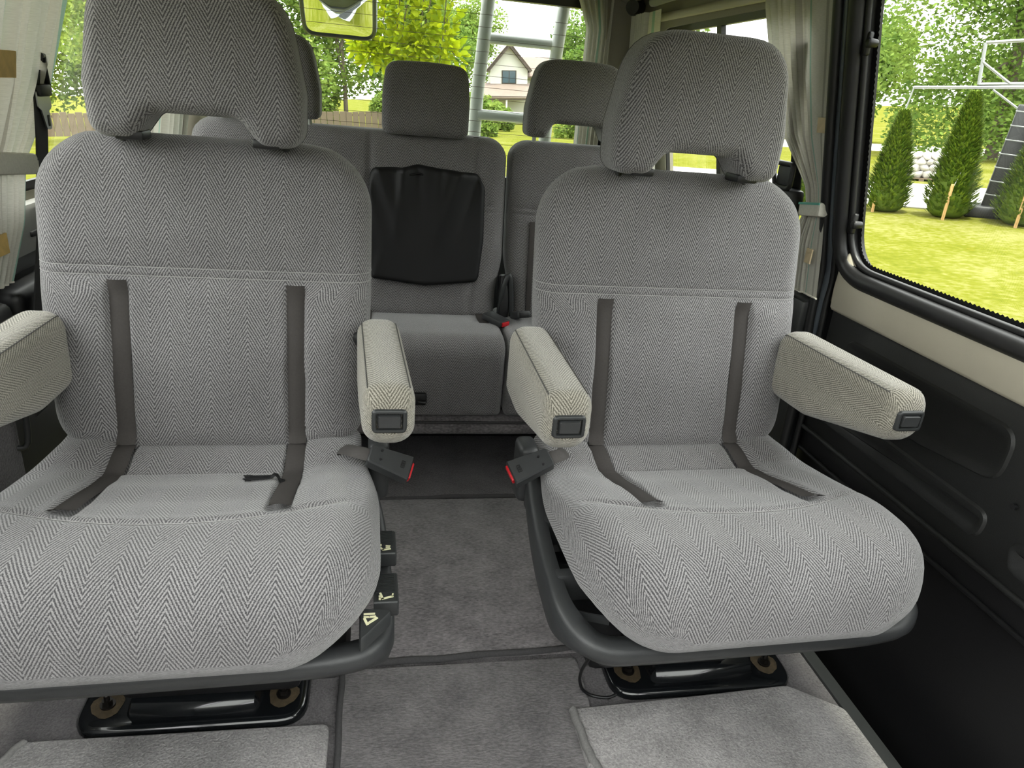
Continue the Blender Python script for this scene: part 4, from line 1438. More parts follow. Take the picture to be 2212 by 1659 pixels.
# seat belts
sb = empty('seat_belt', (-0.70, 1.585, 0.6), 'black seat belt with metal tongue hanging by the left curtain', 'seat belt')
wv = []
for z_, x_, y_ in ((1.02, -0.632, 1.575), (0.90, -0.636, 1.555), (0.75, -0.640, 1.515), (0.60, -0.645, 1.455), (0.40, -0.650, 1.40)):
    wv += [(x_, y_ - 0.024, z_), (x_, y_ + 0.024, z_), (x_ - 0.003, y_ + 0.024, z_), (x_ - 0.003, y_ - 0.024, z_)]
wf = [(i * 4 + k, i * 4 + (k + 1) % 4, i * 4 + 4 + (k + 1) % 4, i * 4 + 4 + k) for i in range(4) for k in range(4)]
from_data('webbing', wv, wf, WEBB, sb, 0)
tg = bmesh.new()
out = round_poly([(1.545, 0.985, 0.006), (1.60, 0.975, 0.006), (1.602, 0.955, 0.004), (1.588, 0.948, 0.004), (1.592, 0.915, 0.008), (1.570, 0.915, 0.008), (1.556, 0.950, 0.004), (1.545, 0.955, 0.004)], 3)
for o_ in (0,):
    A = [tg.verts.new((-0.632 - 0.0015, p.x, p.y)) for p in out]; B = [tg.verts.new((-0.632 + 0.0015, p.x, p.y)) for p in out]
    for i in range(len(out)):
        tg.faces.new((A[i], A[(i + 1) % len(out)], B[(i + 1) % len(out)], B[i]))
    tg.faces.new(A[::-1]); tg.faces.new(B)
tng = from_bm('tongue', tg, CHROME, sb, 30)
box('tongue_grip', (-0.631, 1.573, 0.985), (0.016, 0.05, 0.022), PLASTB, tng, bev=0.005)
tube('tongue_loop', [(-0.63, 1.60, 0.985), (-0.63, 1.592, 1.03), (-0.626, 1.585, 1.045), (-0.622, 1.565, 1.045)], 0.005, PLASTB, tng)
box('tongue_slot', (-0.6302, 1.580, 0.931), (0.002, 0.006, 0.02), PLASTB, tng)

sr = empty('seat_belt', (0.93, 1.58, 0.68), 'black seat belt and buckle loop beside the right curtain', 'seat belt')
box('webbing', (0.915, 1.56, 1.01), (0.003, 0.046, 0.40), WEBB, sr, mtx=Matrix.Rotation(-0.18, 3, 'Y'))
tube('guide_loop', round_poly([(1.52, 0.905, 0.01), (1.60, 0.905, 0.01), (1.635, 0.955, 0.01), (1.52, 0.955, 0.01)], 3) and
     [(0.905, p.x, p.y) for p in round_poly([(1.535, 0.905, 0.012), (1.60, 0.905, 0.012), (1.628, 0.957, 0.012), (1.535, 0.957, 0.012)], 4)], 0.006, PLASTB, sr, closed=True, up=(1, 0, 0))
box('guide_plate', (0.910, 1.572, 0.930), (0.010, 0.06, 0.045), PLAST, sr, bev=0.004)
box('retractor_cover', (0.925, 1.57, 0.87), (0.04, 0.09, 0.07), PLASTB, sr, bev=0.012)

# belt anchor knob, grab handle and coat hook at the roof edge
bm = bmesh.new()
tube_bm(bm, [(0.825, 2.56, 1.352), (0.800, 2.53, 1.348), (0.790, 2.515, 1.347)], [0.026, 0.026, 0.022], 18)
o = from_bm('belt_anchor', bm, PLASTB, None, 40); tag(o, 'round black belt anchor knob on the rear right pillar', 'belt anchor')
gh = empty('grab_handle', (0.82, 2.1, 1.37), 'pale grab handle above the rear right side window', 'grab handle')
tube('handle_bar', smooth_path([(0.815, 2.36, 1.352), (0.800, 2.34, 1.345), (0.795, 2.2, 1.345), (0.795, 1.98, 1.345), (0.80, 1.9, 1.35)], 4), 0.013, GREYP, gh, n=10)
box('handle_mount', (0.815, 2.345, 1.365), (0.03, 0.05, 0.03), GREYP, gh, bev=0.008)
box('handle_mount', (0.815, 1.905, 1.365), (0.03, 0.05, 0.03), GREYP, gh, bev=0.008)

# ------------------------------------------------------------------ outside of the tailgate: ladder and convex mirror
ld = empty('rear_ladder', (0.48, 2.9, 0.4), 'pale grey tubular ladder fixed outside the rear window', 'ladder')
tube('rail', smooth_path([(0.335, 2.84, 0.3), (0.338, 2.84, 0.95), (0.348, 2.82, 1.2), (0.360, 2.80, 1.42)], 5), 0.024, PIPEG, ld, n=14)
tube('rail', smooth_path([(0.612, 2.84, 0.3), (0.612, 2.84, 0.95), (0.620, 2.82, 1.2), (0.632, 2.80, 1.42)], 5), 0.024, PIPEG, ld, n=14)
for z in (0.50, 0.73, 0.972, 1.232):
    tube('rung', [(0.342, 2.828, z), (0.62, 2.828, z)], 0.019, PIPEG, ld, n=12)
mr = empty('rear_mirror', (-0.165, 2.86, 1.30), 'rounded convex mirror hanging outside the rear window', 'mirror')
def mirror():
    poly = densify(rect(-0.298, -0.032, 1.125, 1.385, 0.055, 6), 0.012)
    T = Matrix.Translation((-0.165, 2.93, 1.275)) @ Matrix.Rotation(0.85, 4, 'X') @ Matrix.Translation((0.165, -2.84, -1.255))
    bm = bmesh.new()
    r = []
    for ins, y in ((0.0, 2.90), (-0.004, 2.86), (0.0, 2.842), (0.008, 2.838), (0.013, 2.845)):
        r.append([bm.verts.new(T @ Vector((p.x, y, p.y))) for p in inset_poly(poly, ins)])
    k = len(poly)
    for A, B in zip(r, r[1:]):
        for i in range(k):
            bm.faces.new((A[i], A[(i + 1) % k], B[(i + 1) % k], B[i]))
    bm.faces.new(r[0])
    from_bm('mirror_housing', bm, MIRFR, mr, 50)
    bm = bmesh.new()
    rr = []
    for q in range(9):
        s = 1 - q / 8
        pp = inset_poly(poly, 0.012)
        cx, cz = -0.165, 1.255
        rr.append([bm.verts.new(T @ Vector((cx + (p.x - cx) * max(s, 0.001), 2.844 - 0.028 * (1 - s * s), cz + (p.y - cz) * max(s, 0.001)))) for p in pp])
    for A, B in zip(rr, rr[1:]):
        for i in range(k):
            bm.faces.new((A[i], A[(i + 1) % k], B[(i + 1) % k], B[i]))
    from_bm('mirror_glass', bm, MIRROR, mr, 180)
    tube('mirror_arm', [(-0.165, 2.80, 1.47), (-0.165, 2.88, 1.40)], 0.012, MIRFR, mr)
mirror()
bp = empty('rear_bumper', (XC, 2.9, -0.3), 'pale rear bumper below the tailgate', 'bumper')
box('bumper_bar', (XC, 2.93, -0.22), (1.7, 0.22, 0.2), SHELL, bp, bev=0.05, seg=3)
box('bumper_step', (XC, 2.93, -0.115), (0.7, 0.16, 0.01), PLASTL, bp)
# ------------------------------------------------------------------ outdoors (the van leans about four degrees on its ground)
TILT = math.radians(-4)
TR = Matrix.Rotation(TILT, 4, 'Y')
OROT = Euler((0, TILT, 0))
def gz(x, y):
    return -0.75 - 1.3 * sstep(20, 62, math.hypot(x, y))
def oroot(name, x, y, label, cat, group=None, dz=0.0, rz=0.0, kind=None):
    e = empty(name, TR @ Vector((x, y, gz(x, y) + dz)), label, cat, group, kind)
    e.rotation_euler = (TR @ Matrix.Rotation(rz, 4, 'Z')).to_euler()
    return e
def opart(name, bm, mat, root, smooth=40):
    return from_bm(name, bm, mat, root, smooth, loc=(0, 0, 0))

# lawn
lm, ln, ll, lb = new_mat('sunlit_lawn')
tc = ln.new('ShaderNodeTexCoord')
n1 = ln.new('ShaderNodeTexNoise'); n1.inputs['Scale'].default_value = 0.9; n1.inputs['Detail'].default_value = 6
n2 = ln.new('ShaderNodeTexNoise'); n2.inputs['Scale'].default_value = 14; n2.inputs['Detail'].default_value = 5
ll.new(tc.outputs['Object'], n1.inputs['Vector']); ll.new(tc.outputs['Object'], n2.inputs['Vector'])
ad = math_node(ln, ll, 'MULTIPLY_ADD', n2.outputs['Fac'], 0.8, math_node(ln, ll, 'MULTIPLY', n1.outputs['Fac'], 0.7))
rmp = ln.new('ShaderNodeValToRGB'); ll.new(ad, rmp.inputs[0])
rmp.color_ramp.elements[0].position = 0.45; rmp.color_ramp.elements[0].color = (0.075, 0.088, 0.008, 1)
rmp.color_ramp.elements[1].position = 0.95; rmp.color_ramp.elements[1].color = (0.17, 0.165, 0.055, 1)
e2 = rmp.color_ramp.elements.new(0.72); e2.color = (0.115, 0.12, 0.016, 1)
ll.new(rmp.outputs[0], lb.inputs['Base Color']); lb.inputs['Roughness'].default_value = 1.0
lb.inputs['Specular IOR Level'].default_value = 0.0
vs = []; fs = []
G = 80
for j in range(G + 1):
    for i in range(G + 1):
        x = -130 + 260 * i / G; y = -100 + 260 * j / G
        vs.append((x, y, gz(x, y)))
for j in range(G):
    for i in range(G):
        k = j * (G + 1) + i
        fs.append((k, k + 1, k + G + 2, k + G + 1))
lw = from_data('lawn', vs, fs, lm, None, 180, loc=(0, 0, 0), rot=OROT)
tag(lw, 'bright green lawn around the van', 'lawn', kind='structure')

SKYBLOCK = plain('beige_sky_block', (0.33, 0.315, 0.30), 0.9)  # beige of the wall added to block low sky
CONC = plain('pale_concrete', (0.52, 0.50, 0.47), 0.9, noise=0.12, nscale=3)
ROCK = plain('pale_fieldstone', (0.42, 0.40, 0.37), 0.9, noise=0.35, nscale=6)
WOOD = plain('stake_wood', (0.42, 0.26, 0.10), 0.8, noise=0.2, nscale=20)
FENCE = plain('weathered_fence_wood', (0.12, 0.088, 0.06), 0.9, noise=0.3, nscale=3)
BARK = plain('bark', (0.11, 0.085, 0.065), 0.95, noise=0.4, nscale=8)
VINYL = plain('black_pad_vinyl', (0.02, 0.021, 0.023), 0.45)
STEEL = plain('galvanised_steel', (0.30, 0.31, 0.32), 0.4, metal=0.5)
STUCCO = plain('white_house_wall', (0.62, 0.60, 0.56), 0.9)
ROOFT = plain('brown_roof_shingle', (0.20, 0.15, 0.13), 0.9, noise=0.2, nscale=3)
TIMBER = plain('dark_house_timber', (0.06, 0.045, 0.035), 0.8)
PANE = plain('dark_house_pane', (0.05, 0.08, 0.10), 0.1)
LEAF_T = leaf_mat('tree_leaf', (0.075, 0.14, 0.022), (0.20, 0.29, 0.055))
LEAF_L = leaf_mat('pale_tree_leaf', (0.12, 0.20, 0.03), (0.26, 0.33, 0.07))  # paler leaf tone for the shrubs and some of the trees
LEAF_A = leaf_mat('arborvitae_leaf', (0.05, 0.10, 0.01), (0.15, 0.21, 0.022), 0.25)
LEAF_Y = leaf_mat('yellow_green_leaf', (0.22, 0.30, 0.008), (0.38, 0.42, 0.012), 0.6)
REDP = plain('red_car_paint', (0.45, 0.012, 0.02), 0.3, coat=0.5)

gw = oroot('sky_block_wall', XC, -6.5, 'unseen plain wall added ahead of the van to block low sky', None, kind='structure')  # out of view, added to keep low sky light off the headrests
bm = bmesh.new(); box_bm(bm, (0, 0, 2.0), (18, 0.3, 4.0)); opart('wall_face', bm, SKYBLOCK, gw, 0)
def sky_block_foliage():
    rg = random.Random(9)
    vs = []; fs = []
    runs = [((-12, -14), (-12, 17), 4.6), ((13, -14), (13, 5), 4.6)]
    for (a, b, h) in runs:
        for i in range(5000):
            t = rg.random()
            p = Vector((lerp(a[0], b[0], t) + rg.uniform(-0.6, 0.6), lerp(a[1], b[1], t), 0))
            p.z = gz(p.x, p.y) + rg.random() * h * (0.9 + 0.1 * math.sin(t * 40))
            u = Vector((rg.gauss(0, 1), rg.gauss(0, 1), rg.gauss(0, 1))).normalized(); w = u.orthogonal().normalized()
            k = len(vs); vs += [p - u * 0.25, p + w * 0.2, p + u * 0.25, p - w * 0.2]; fs.append((k, k + 1, k + 2, k + 3))
    o = from_data('sky_block_foliage', vs, fs, LEAF_T, None, 0, loc=(0, 0, 0), rot=OROT)  # out-of-frame foliage, added so less side light reaches the cabin
    tag(o, 'unseen leafy screens added on both sides of the van to block low sky', 'sky_block_foliage', kind='stuff')
sky_block_foliage()
# view direction to the right-hand garden
VD = Vector((0.655, 0.755)); RD = Vector((0.755, -0.655))
def slab(name, d0, d1, half, label, mat):
    c = VD * ((d0 + d1) / 2)
    root = oroot(name, c.x, c.y, label, 'driveway', kind='structure')
    root.rotation_euler = (TR @ Matrix.Rotation(math.atan2(RD.y, RD.x), 4, 'Z')).to_euler()
    bm = bmesh.new(); box_bm(bm, (0, 0, 0.01), (2 * half, d1 - d0, 0.03), 0.01)
    opart('paving', bm, mat, root)
slab('driveway', 13.9, 17.6, 7, 'pale concrete path behind the young conifers', CONC)
slab('road', 28, 34, 11, 'pale road beyond the stone pile', CONC)

# young conifers in a row, each with a stake
def conifer(x, y, h, r, label, seed):
    root = oroot('young_conifer', x, y, label, 'conifer', 'young conifers along the lawn')
    rg = random.Random(seed)
    vs = []; fs = []
    for i in range(5200):
        t = rg.random() ** 0.75
        z = h * (0.02 + 0.98 * (1 - (1 - t)))
        prof = r * (1 - t) ** 0.8 * (1.0 if t > 0.12 else 0.65 + 0.35 * t / 0.12) + 0.015
        a = rg.random() * 2 * math.pi
        rr = prof * (0.72 + 0.32 * rg.random())
        c = Vector((rr * math.cos(a), rr * math.sin(a), z))
        out = Vector((math.cos(a), math.sin(a), 0.9)).normalized()
        sd = Vector((-math.sin(a), math.cos(a), 0)) * (0.012 + 0.014 * rg.random())
        ln_ = out * (0.05 + 0.05 * rg.random())
        tw = Vector((rg.uniform(-1, 1), rg.uniform(-1, 1), rg.uniform(-1, 1))) * 0.012
        k = len(vs)
        vs += [c - sd, c + sd + tw, c + sd * 0.3 + ln_, c - sd * 0.3 + ln_]
        fs.append((k, k + 1, k + 2, k + 3))
    cr_ = from_data('foliage', vs, fs, LEAF_A, root, 0, loc=(0, 0, 0))
    bm = bmesh.new(); tube_bm(bm, [(0, 0, 0), (0, 0, h * 0.92)], [0.03, 0.006], 8)
    # inner dark core of dense twigs
    opart('trunk', bm, BARK, root)
    bm = bmesh.new()
    tube_bm(bm, [(0, 0, h * q) for q in (0.01, 0.06, 0.2, 0.45, 0.7, 0.9, 0.97)], [r * 0.5, r * 0.72, r * 0.68, r * 0.50, r * 0.29, r * 0.1, 0.012], 14)
    opart('inner_twigs', bm, LEAF_A, root, 60)
    return root
conifer(8.01, 10.66, 1.50, 0.37, 'leftmost young conifer seen through the sliding door window', 1)
conifer(8.62, 10.02, 1.78, 0.40, 'tall young conifer left of the black padded post', 2)
conifer(9.28, 9.28, 1.62, 0.45, 'young conifer right of the black padded post', 3)
conifer(7.20, 11.50, 1.55, 0.36, 'young conifer seen beside the right headrest and curtain', 4)
conifer(6.45, 12.3, 1.5, 0.36, 'farthest young conifer of the row, seen below the right headrest', 6)
for (x, y, h, lean, lab) in ((7.72, 10.55, 0.16, 0.0, 'short wooden stake at the leftmost young conifer'), (8.33, 9.75, 0.52, 0.06, 'wooden stake in front of the tall young conifer'), (8.95, 9.05, 0.50, 0.06, 'wooden stake in front of the rightmost young conifer'), (8.9, 10.2, 0.55, 0.12, 'thin wooden stake between the tall conifer and the padded post')):
    root = oroot('wooden_stake', x, y, lab, 'stake', 'wooden stakes by the conifers')
    bm = bmesh.new(); box_bm(bm, (lean * 0.5, 0, h / 2), (0.035, 0.035, h + 0.02), 0.004, 1, Matrix.Rotation(lean, 3, 'Y'))
    opart('stake_shaft', bm, WOOD, root)
    bm = bmesh.new(); tube_bm(bm, [(lean, 0, h * 0.9), (RD.x * 0.12 + 0.1, -RD.y * 0.05, h * 1.5)], 0.004, 5)
    opart('tie_cord', bm, CONC, root)

# basketball stand with padded post
def hoop():
    bx, by = 9.25, 9.98
    root = oroot('basketball_stand', bx, by, 'basketball stand with black padded post and steel backboard frame', 'basketball stand')
    root.rotation_euler = (TR @ Matrix.Rotation(math.atan2(RD.y, RD.x), 4, 'Z')).to_euler()
    # local x = to the right in the view, y = away
    lean = 0.10
    bm = bmesh.new(); box_bm(bm, (0.14, 0.0, 0.82), (0.30, 0.20, 1.64), 0.03, 3, Matrix.Rotation(lean, 3, 'Y'))
    opart('post_pad', bm, VINYL, root)
    for k in range(8):
        z = 0.14 + k * 0.2
        bm = bmesh.new(); box_bm(bm, (0.14 + (z - 0.82) * lean, 0, z), (0.312, 0.21, 0.018), 0.003, 1, Matrix.Rotation(lean, 3, 'Y'))
        opart('pad_strap', bm, STEEL, root)
    bm = bmesh.new(); box_bm(bm, (0.02, 0.05, 0.09), (0.62, 0.5, 0.18), 0.05, 3); opart('base_cover', bm, VINYL, root)
    def bar(nm, a, b, r):
        bm = bmesh.new(); tube_bm(bm, [a, b], r, 8); opart(nm, bm, STEEL, root)
    bar('upper_arm', (0.22, 0, 1.60), (0.10, 0, 1.88), 0.018)
    bar('upper_arm', (0.26, 0, 1.60), (0.50, 0, 1.92), 0.018)
    bar('brace', (0.20, 0, 1.50), (-0.30, 0, 1.84), 0.014)
    bar('brace', (0.26, 0, 1.50), (0.55, 0, 1.62), 0.014)
    bar('cross_bar', (-1.36, 0.1, 1.86), (0.30, 0.0, 1.88), 0.022)
    bar('hanging_rod', (-1.36, 0.1, 1.86), (-1.48, 0.1, 1.15), 0.012)
    # backboard frame
    P = [(-0.50, 1.91), (-0.54, 2.48), (0.9, 2.55), (0.9, 1.95)]
    for i in range(4):
        a, b = P[i], P[(i + 1) % 4]
        bar('backboard_frame', (a[0], 0.05, a[1]), (b[0], 0.05, b[1]), 0.024)
    bar('backboard_brace', (-0.52, 0.04, 2.22), (-0.1, 0.04, 1.92), 0.018)
hoop()

# stone pile on a pallet
def rocks():
    c = VD * 18.5 + RD * (-0.72)
    rg = random.Random(5)
    meshes = []
    for k in range(5):
        bm = bmesh.new(); bmesh.ops.create_icosphere(bm, subdivisions=2, radius=0.1)
        for v in bm.verts:
            d = v.co.normalized()
            v.co *= 1 + 0.22 * math.sin(d.x * 3.1 + k) * math.cos(d.y * 2.7 + k * 2) + 0.12 * math.sin(d.z * 5 + k)
            v.co.z *= 0.75
        me = bpy.data.meshes.new('rock'); bm.to_mesh(me); bm.free(); me.materials.append(ROCK); me.shade_smooth()
        meshes.append(me)
    cnt = 0
    for row in range(4):
        nx = 8 - row
        for i in range(nx):
            for dpt in range(2):
                u = (i - (nx - 1) / 2) * 0.165 + rg.uniform(-0.02, 0.02); w = dpt * 0.17 + rg.uniform(-0.02, 0.02)
                p = c + RD * u + VD * w
                o = bpy.data.objects.new('rock', meshes[rg.randrange(5)])
                COL.objects.link(o)
                o.location = TR @ Vector((p.x, p.y, gz(p.x, p.y) + 0.14 + row * 0.125))
                o.rotation_euler = (rg.random() * 0.5, rg.random() * 0.5, rg.random() * 6)
                s = rg.uniform(0.85, 1.2); o.scale = (s, s, s)
                tag(o, 'pale fieldstone in the stacked pile behind the conifers', 'stone', 'stones in the pile on the pallet')
    root = oroot('pallet', c.x, c.y, 'low wooden pallet under the stone pile', 'pallet')
    root.rotation_euler = (TR @ Matrix.Rotation(math.atan2(RD.y, RD.x), 4, 'Z')).to_euler()
    for k in range(4):
        bm = bmesh.new(); box_bm(bm, (0, -0.1 + k * 0.13, 0.055), (1.45, 0.1, 0.02)); opart('board', bm, FENCE, root)
    for x in (-0.66, 0, 0.66):
        bm = bmesh.new(); box_bm(bm, (x, 0.1, 0.022), (0.1, 0.5, 0.044)); opart('bearer', bm, FENCE, root)
rocks()

# broad-leaved trees
def tree(x, y, h, rx, label, mat, seed, n=4200, leaf=0.26, low=0.25, trunk=0.16, blobs=9, sky=1.0):
    root = oroot('tree', x, y, label, 'tree', 'trees around the garden')
    rg = random.Random(seed)
    B = []
    for k in range(blobs):
        a = rg.random() * 6.283; q = rg.random() ** 0.5
        z = h * rg.uniform(low + 0.12, 0.9)
        sp = rx * (1 - 0.75 * max(0, (z / h - 0.3) / 0.7)) * 0.68
        B.append((Vector((math.cos(a) * q * sp, math.sin(a) * q * sp, z)), rx * rg.uniform(0.36, 0.55)))
    vs = []; fs = []
    for i in range(n):
        c, r = B[rg.randrange(blobs)]
        d = Vector((rg.gauss(0, 1), rg.gauss(0, 1), rg.gauss(0, 0.8))).normalized()
        p = c + d * (r * (0.55 + 0.5 * rg.random() ** 0.6))
        if p.z < h * low * 0.6: continue
        u = Vector((rg.gauss(0, 1), rg.gauss(0, 1), rg.gauss(0, 0.6))).normalized()
        w = u.orthogonal().normalized()
        w = Matrix.Rotation(rg.random() * 6.28, 3, u) @ w
        s = leaf * rg.uniform(0.6, 1.3)
        k = len(vs)
        vs += [p - u * s, p + w * s * 0.55, p + u * s, p - w * s * 0.55]
        fs.append((k, k + 1, k + 2, k + 3))
    from_data('crown', vs, fs, mat, root, 0, loc=(0, 0, 0))
    bm = bmesh.new()
    tube_bm(bm, [(0, 0, -0.1), (0.05, 0, h * 0.25), (0, 0.05, h * 0.6), (0, 0, h * 0.85)], [trunk, trunk * 0.8, trunk * 0.45, trunk * 0.12], 9)
    for k in range(5):
        c, r = B[k]
        tube_bm(bm, [(0, 0, h * 0.22 + k * 0.05 * h), tuple(c * 0.55 + Vector((0, 0, 0.2 * h))), tuple(c)], [trunk * 0.4, trunk * 0.28, trunk * 0.1], 6)
    opart('trunk', bm, BARK, root, 60)
    return root
tree(18.7, 20.6, 9.0, 4.6, 'big round broad-leaved tree behind the stone pile', LEAF_T, 21, n=60000, leaf=0.085, low=0.0, trunk=0.2, blobs=16)
tree(24.5, 19.0, 9.0, 4.6, 'broad-leaved tree at the far right behind the basketball stand', LEAF_T, 22, n=14000, leaf=0.15, low=0.1, blobs=12)
tree(26.5, 40.0, 6.0, 4.0, 'low tree at the far edge of the right garden', LEAF_T, 23, n=9000, leaf=0.17, low=0.1)
tree(-8.4, 27.0, 9.5, 4.4, 'thick trunked tree left of the left headrest', LEAF_L, 24, n=42000, leaf=0.075, low=0.30, trunk=0.5, blobs=14)
spots = [(-26, 52, 12, 6), (-19, 56, 13, 6), (-13, 50, 11, 5.5), (-7.5, 56, 13, 6), (-2.5, 51, 12, 5.5), (2.2, 57, 12, 5.0), (2.6, 72, 11, 4.0), (19.5, 74, 9, 4.5), (22, 62, 8, 4.5), (-33, 46, 12, 6), (9, 84, 13, 5), (13.5, 50, 4.6, 2.4), (1.5, 36, 7.6, 2.2)]
where = ['behind the fence at the far left', 'behind the fence left of the left headrest', 'seen beside the left headrest', 'seen through the rear window left of the convex mirror', 'seen through the rear window under the convex mirror', 'seen through the rear window above the middle headrest', 'left of the white house', 'right of the white house', 'seen through the rear right side window', 'at the far left edge of the garden', 'rising behind the white house', 'beside the white house, small', 'slim, standing before the rear window ladder']
for i, (x, y, h, r) in enumerate(spots):
    tree(x, y, h, r, 'leafy tree ' + where[i], LEAF_L if i % 2 == 0 else LEAF_T, 40 + i, n=13000, leaf=0.17 if y > 45 else 0.12, low=0.12, blobs=11)
for i, (x, y, h, r, w) in enumerate(((15.5, 43, 7, 3.6, 'seen through the rear right side window beside the curtain'), (22.5, 37, 4.0, 3.4, 'far behind the leftmost conifer'), (29.0, 30.5, 4.5, 3.4, 'far behind the stone pile'), (35.0, 26, 7, 4.2, 'far right behind the basketball stand'), (11.5, 33, 4.5, 2.2, 'slim, seen just right of the ladder'))):
    tree(x, y, h, r, 'leafy tree ' + w, LEAF_L if i % 2 else LEAF_T, 90 + i, n=9000, leaf=0.16, low=0.0, blobs=10)
# low shrubs in front of the fence
for i, (x, y, h, r, w) in enumerate(((-14, 54, 3.0, 2.6, 'by the fence at the left'), (-4.5, 52, 3.2, 2.2, 'by the fence behind the bench'), (0.3, 45, 2.0, 1.5, 'left of the ladder, low and yellowish'), (7.3, 50, 1.8, 1.3, 'in front of the white house'), (4.0, 33, 1.3, 1.2, 'low, below the ladder rungs'), (8.6, 32, 1.4, 1.4, 'low, right of the ladder'), (1.4, 33.5, 1.3, 1.1, 'low, beside the plank fence end'), (-6.5, 33, 1.2, 1.2, 'low, left end of the plank fence'))):
    tree(x, y, h, r, 'bushy garden shrub ' + w, LEAF_L, 70 + i, n=5000, leaf=0.11, low=0.02, trunk=0.05, blobs=7)

# overhanging twig with bright leaves near the rear window
def twig():
    root = oroot('leafy_branch', 0.3, 7.6, 'hanging branch with bright yellow-green leaves outside the rear window', 'branch')
    rg = random.Random(3)
    base = 1.45
    stems = []
    for q in range(9):
        x0 = -0.42 + q * 0.105
        dn = 1.98 - 0.12 * math.sin(q * 1.9) + (0.0 if q in (2, 3, 6, 7) else 0.14)
        stems.append([(x0 + 0.1, 0.05 * math.sin(q), 2.75), (x0 + 0.05 * math.sin(q * 3), 0.04, 2.25), (x0 + 0.05 * math.sin(q * 5), 0.0, dn)])
    bm = bmesh.new()
    tube_bm(bm, [(-0.9, 0.1, 2.95), (0, 0, 2.8), (0.8, 0, 2.7)], [0.03, 0.02, 0.008], 6)
    vs = []; fs = []
    for st_ in stems:
        pp = smooth_path([Vector(p) for p in st_], 10)
        tube_bm(bm, pp, 0.005, 5)
        for p in pp:
            for k in range(8):
                d = Vector((rg.gauss(0, 1), rg.gauss(0, 1), rg.gauss(-0.2, 0.6))).normalized()
                q = p + d * rg.uniform(0.02, 0.12)
                s = rg.uniform(0.035, 0.06)
                w = d.orthogonal().normalized(); w = Matrix.Rotation(rg.random() * 6.28, 3, d) @ w
                i0 = len(vs)
                vs += [q, q + d * s * 0.6 + w * s * 0.5, q + d * s * 1.4 + w * s * 0.35, q + d * s * 1.8, q + d * s * 1.4 - w * s * 0.35, q + d * s * 0.6 - w * s * 0.5]
                fs.append(tuple(range(i0, i0 + 6)))
    opart('stems', bm, BARK, root, 60)
    o = from_data('leaves', vs, fs, LEAF_Y, root, 0, loc=(0, 0, 0)); o['kind'] = 'stuff'
twig()

# wooden fence far behind
def fence(x0, y0, x1, y1, label):
    L = math.hypot(x1 - x0, y1 - y0)
    root = oroot('wooden_fence', x0, y0, label, 'fence', 'plank fence at the end of the garden')
    root.rotation_euler = (TR @ Matrix.Rotation(math.atan2(y1 - y0, x1 - x0), 4, 'Z')).to_euler()
    base = bpy.data.meshes.new('board')
    bm = bmesh.new(); box_bm(bm, (0, 0, 0.45), (0.27, 0.03, 1.1), 0.01, 1)
    bm.to_mesh(base); bm.free(); base.materials.append(FENCE)
    k = 0
    while k * 0.29 < L:
        o = bpy.data.objects.new('board', base); COL.objects.link(o); o.parent = root
        o.location = (k * 0.29, 0.012 * (k % 2), rng.uniform(-0.03, 0.03)); k += 1
    bm = bmesh.new(); box_bm(bm, (L / 2, 0.05, 0.85), (L, 0.05, 0.09)); opart('rail', bm, FENCE, root)
    bm = bmesh.new(); box_bm(bm, (L / 2, 0.05, 0.3), (L, 0.05, 0.09)); opart('rail', bm, FENCE, root)
fence(-19, 33.5, -9.5, 35.5, 'weathered plank fence beyond the lawn at the left')
fence(-4.5, 36, 1.6, 36, 'weathered plank fence seen through the rear window')

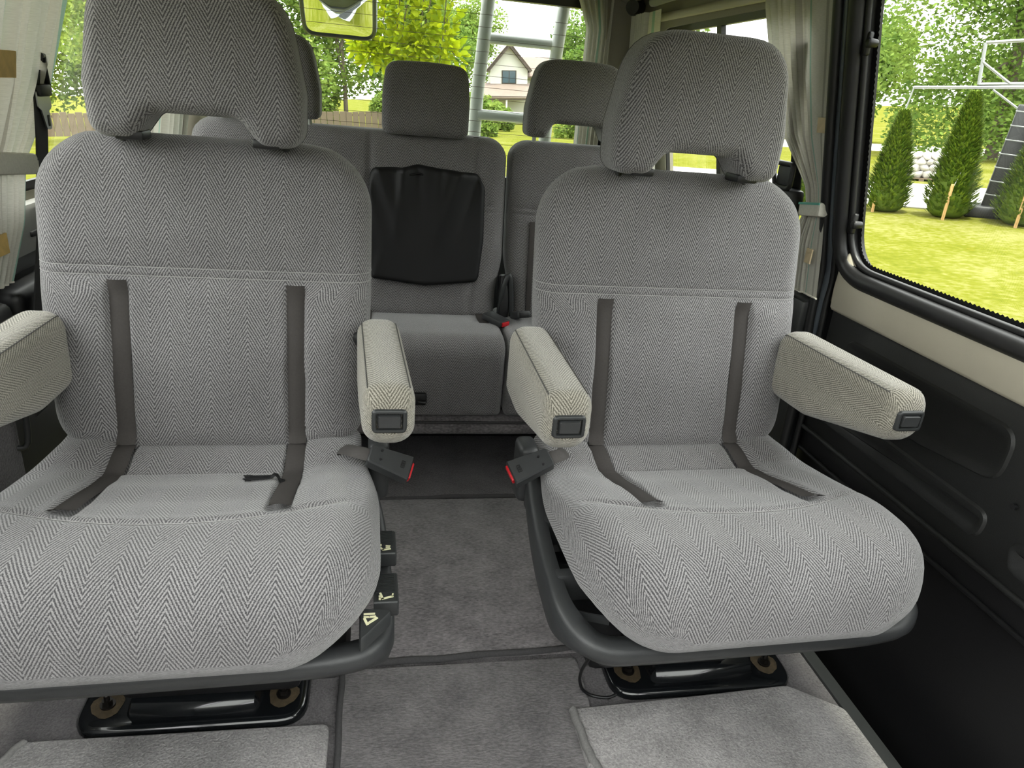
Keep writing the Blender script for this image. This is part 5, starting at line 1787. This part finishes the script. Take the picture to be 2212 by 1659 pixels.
# white house with a gable
def house():
    root = oroot('house', 10.6, 66, 'white house with brown gable roof beyond the rear window', 'house')
    root.rotation_euler = (TR @ Matrix.Rotation(-0.1, 4, 'Z')).to_euler()
    bm = bmesh.new()
    def gable(bm, x0, x1, y0, y1, z0, z1, zr):
        xm = (x0 + x1) / 2
        pf = [(x0, z0), (x1, z0), (x1, z1), (xm, zr), (x0, z1)]
        A = [bm.verts.new((x, y0, z)) for x, z in pf]; B = [bm.verts.new((x, y1, z)) for x, z in pf]
        bm.faces.new(A[::-1]); bm.faces.new(B)
        for i in range(5):
            bm.faces.new((A[i], A[(i + 1) % 5], B[(i + 1) % 5], B[i]))
    gable(bm, -1.5, 1.7, 0, 6, 0, 4.3, 6.1)
    box_bm(bm, (3.2, 4.0, 2.0), (5.5, 4.0, 4.0))
    opart('wall', bm, STUCCO, root, 0)
    for s in (-1, 1):
        bm = bmesh.new()
        a = math.atan2(1.8, 1.6)
        box_bm(bm, (0.1 + s * 0.95, 2.8, 5.25), (2.75, 6.8, 0.14), 0, 1, Matrix.Rotation(s * a, 3, 'Y')); opart('roof', bm, ROOFT, root, 0)
        bm = bmesh.new(); box_bm(bm, (0.1 + s * 0.95, -0.55, 5.22), (2.75, 0.1, 0.26), 0, 1, Matrix.Rotation(s * a, 3, 'Y')); opart('barge_board', bm, TIMBER, root, 0)
    bm = bmesh.new(); box_bm(bm, (4.2, 2.4, 4.6), (5.6, 3.4, 0.15), 0, 1, Matrix.Rotation(0.5, 3, 'X')); opart('roof', bm, ROOFT, root, 0)
    bm = bmesh.new(); box_bm(bm, (0.0, -1.0, 2.65), (4.4, 2.6, 0.14), 0, 1, Matrix.Rotation(0.45, 3, 'X')); opart('porch_roof', bm, ROOFT, root, 0)
    bm = bmesh.new(); box_bm(bm, (0.0, -2.1, 2.1), (4.3, 0.08, 0.3)); opart('porch_beam', bm, TIMBER, root, 0)
    for x in (-2.0, -0.2, 1.9):
        bm = bmesh.new(); box_bm(bm, (x, -2.05, 1.0), (0.14, 0.14, 2.1)); opart('porch_post', bm, STUCCO, root, 0)
    bm = bmesh.new(); box_bm(bm, (0.1, -0.03, 3.75), (1.25, 0.1, 1.05)); fr = opart('window', bm, TIMBER, root, 0)
    for s in (-1, 1):
        bm = bmesh.new(); box_bm(bm, (0.1 + s * 0.29, -0.07, 3.75), (0.52, 0.06, 0.92)); opart('pane', bm, PANE, fr, 0)
house()

# red car parked by the house
def car():
    root = oroot('car', 7.9, 55, 'red car parked in front of the white house', 'car')
    root.rotation_euler = (TR @ Matrix.Rotation(-0.2, 4, 'Z')).to_euler()
    bm = bmesh.new()
    def ringc(y, w, z0, z1):
        return [bm.verts.new(p) for p in ((-w, y, z0), (w, y, z0), (w, y, z1 * 0.8), (w * 0.92, y, z1), (-w * 0.92, y, z1), (-w, y, z1 * 0.8))]
    R = [ringc(-2.0, 0.75, 0.3, 0.75), ringc(-1.9, 0.85, 0.22, 0.88), ringc(-0.9, 0.88, 0.2, 1.0), ringc(1.6, 0.88, 0.2, 1.0), ringc(2.0, 0.8, 0.3, 0.85)]
    for A, B in zip(R, R[1:]):
        for i in range(6):
            bm.faces.new((A[i], A[(i + 1) % 6], B[(i + 1) % 6], B[i]))
    bm.faces.new(R[0]); bm.faces.new(R[-1])
    opart('body', bm, REDP, root, 30)
    bm = bmesh.new()
    R = [ringc(-0.95, 0.78, 0.98, 1.0), ringc(-0.35, 0.68, 0.98, 1.42), ringc(0.9, 0.68, 0.98, 1.42), ringc(1.5, 0.78, 0.98, 1.0)]
    for A, B in zip(R, R[1:]):
        for i in range(6):
            bm.faces.new((A[i], A[(i + 1) % 6], B[(i + 1) % 6], B[i]))
    bm.faces.new(R[0]); bm.faces.new(R[-1])
    opart('cabin', bm, REDP, root, 30)
    bm = bmesh.new(); box_bm(bm, (0, -0.68, 1.21), (1.25, 0.02, 0.4), 0, 1, Matrix.Rotation(-0.95, 3, 'X')); opart('windscreen', bm, PANE, root, 0)
    for sx in (-0.8, 0.8):
        for sy in (-1.3, 1.25):
            bm = bmesh.new(); tube_bm(bm, [(sx - 0.1, sy, 0.3), (sx + 0.1, sy, 0.3)], 0.31, 16); opart('wheel', bm, RUBBER, root, 40)
car()
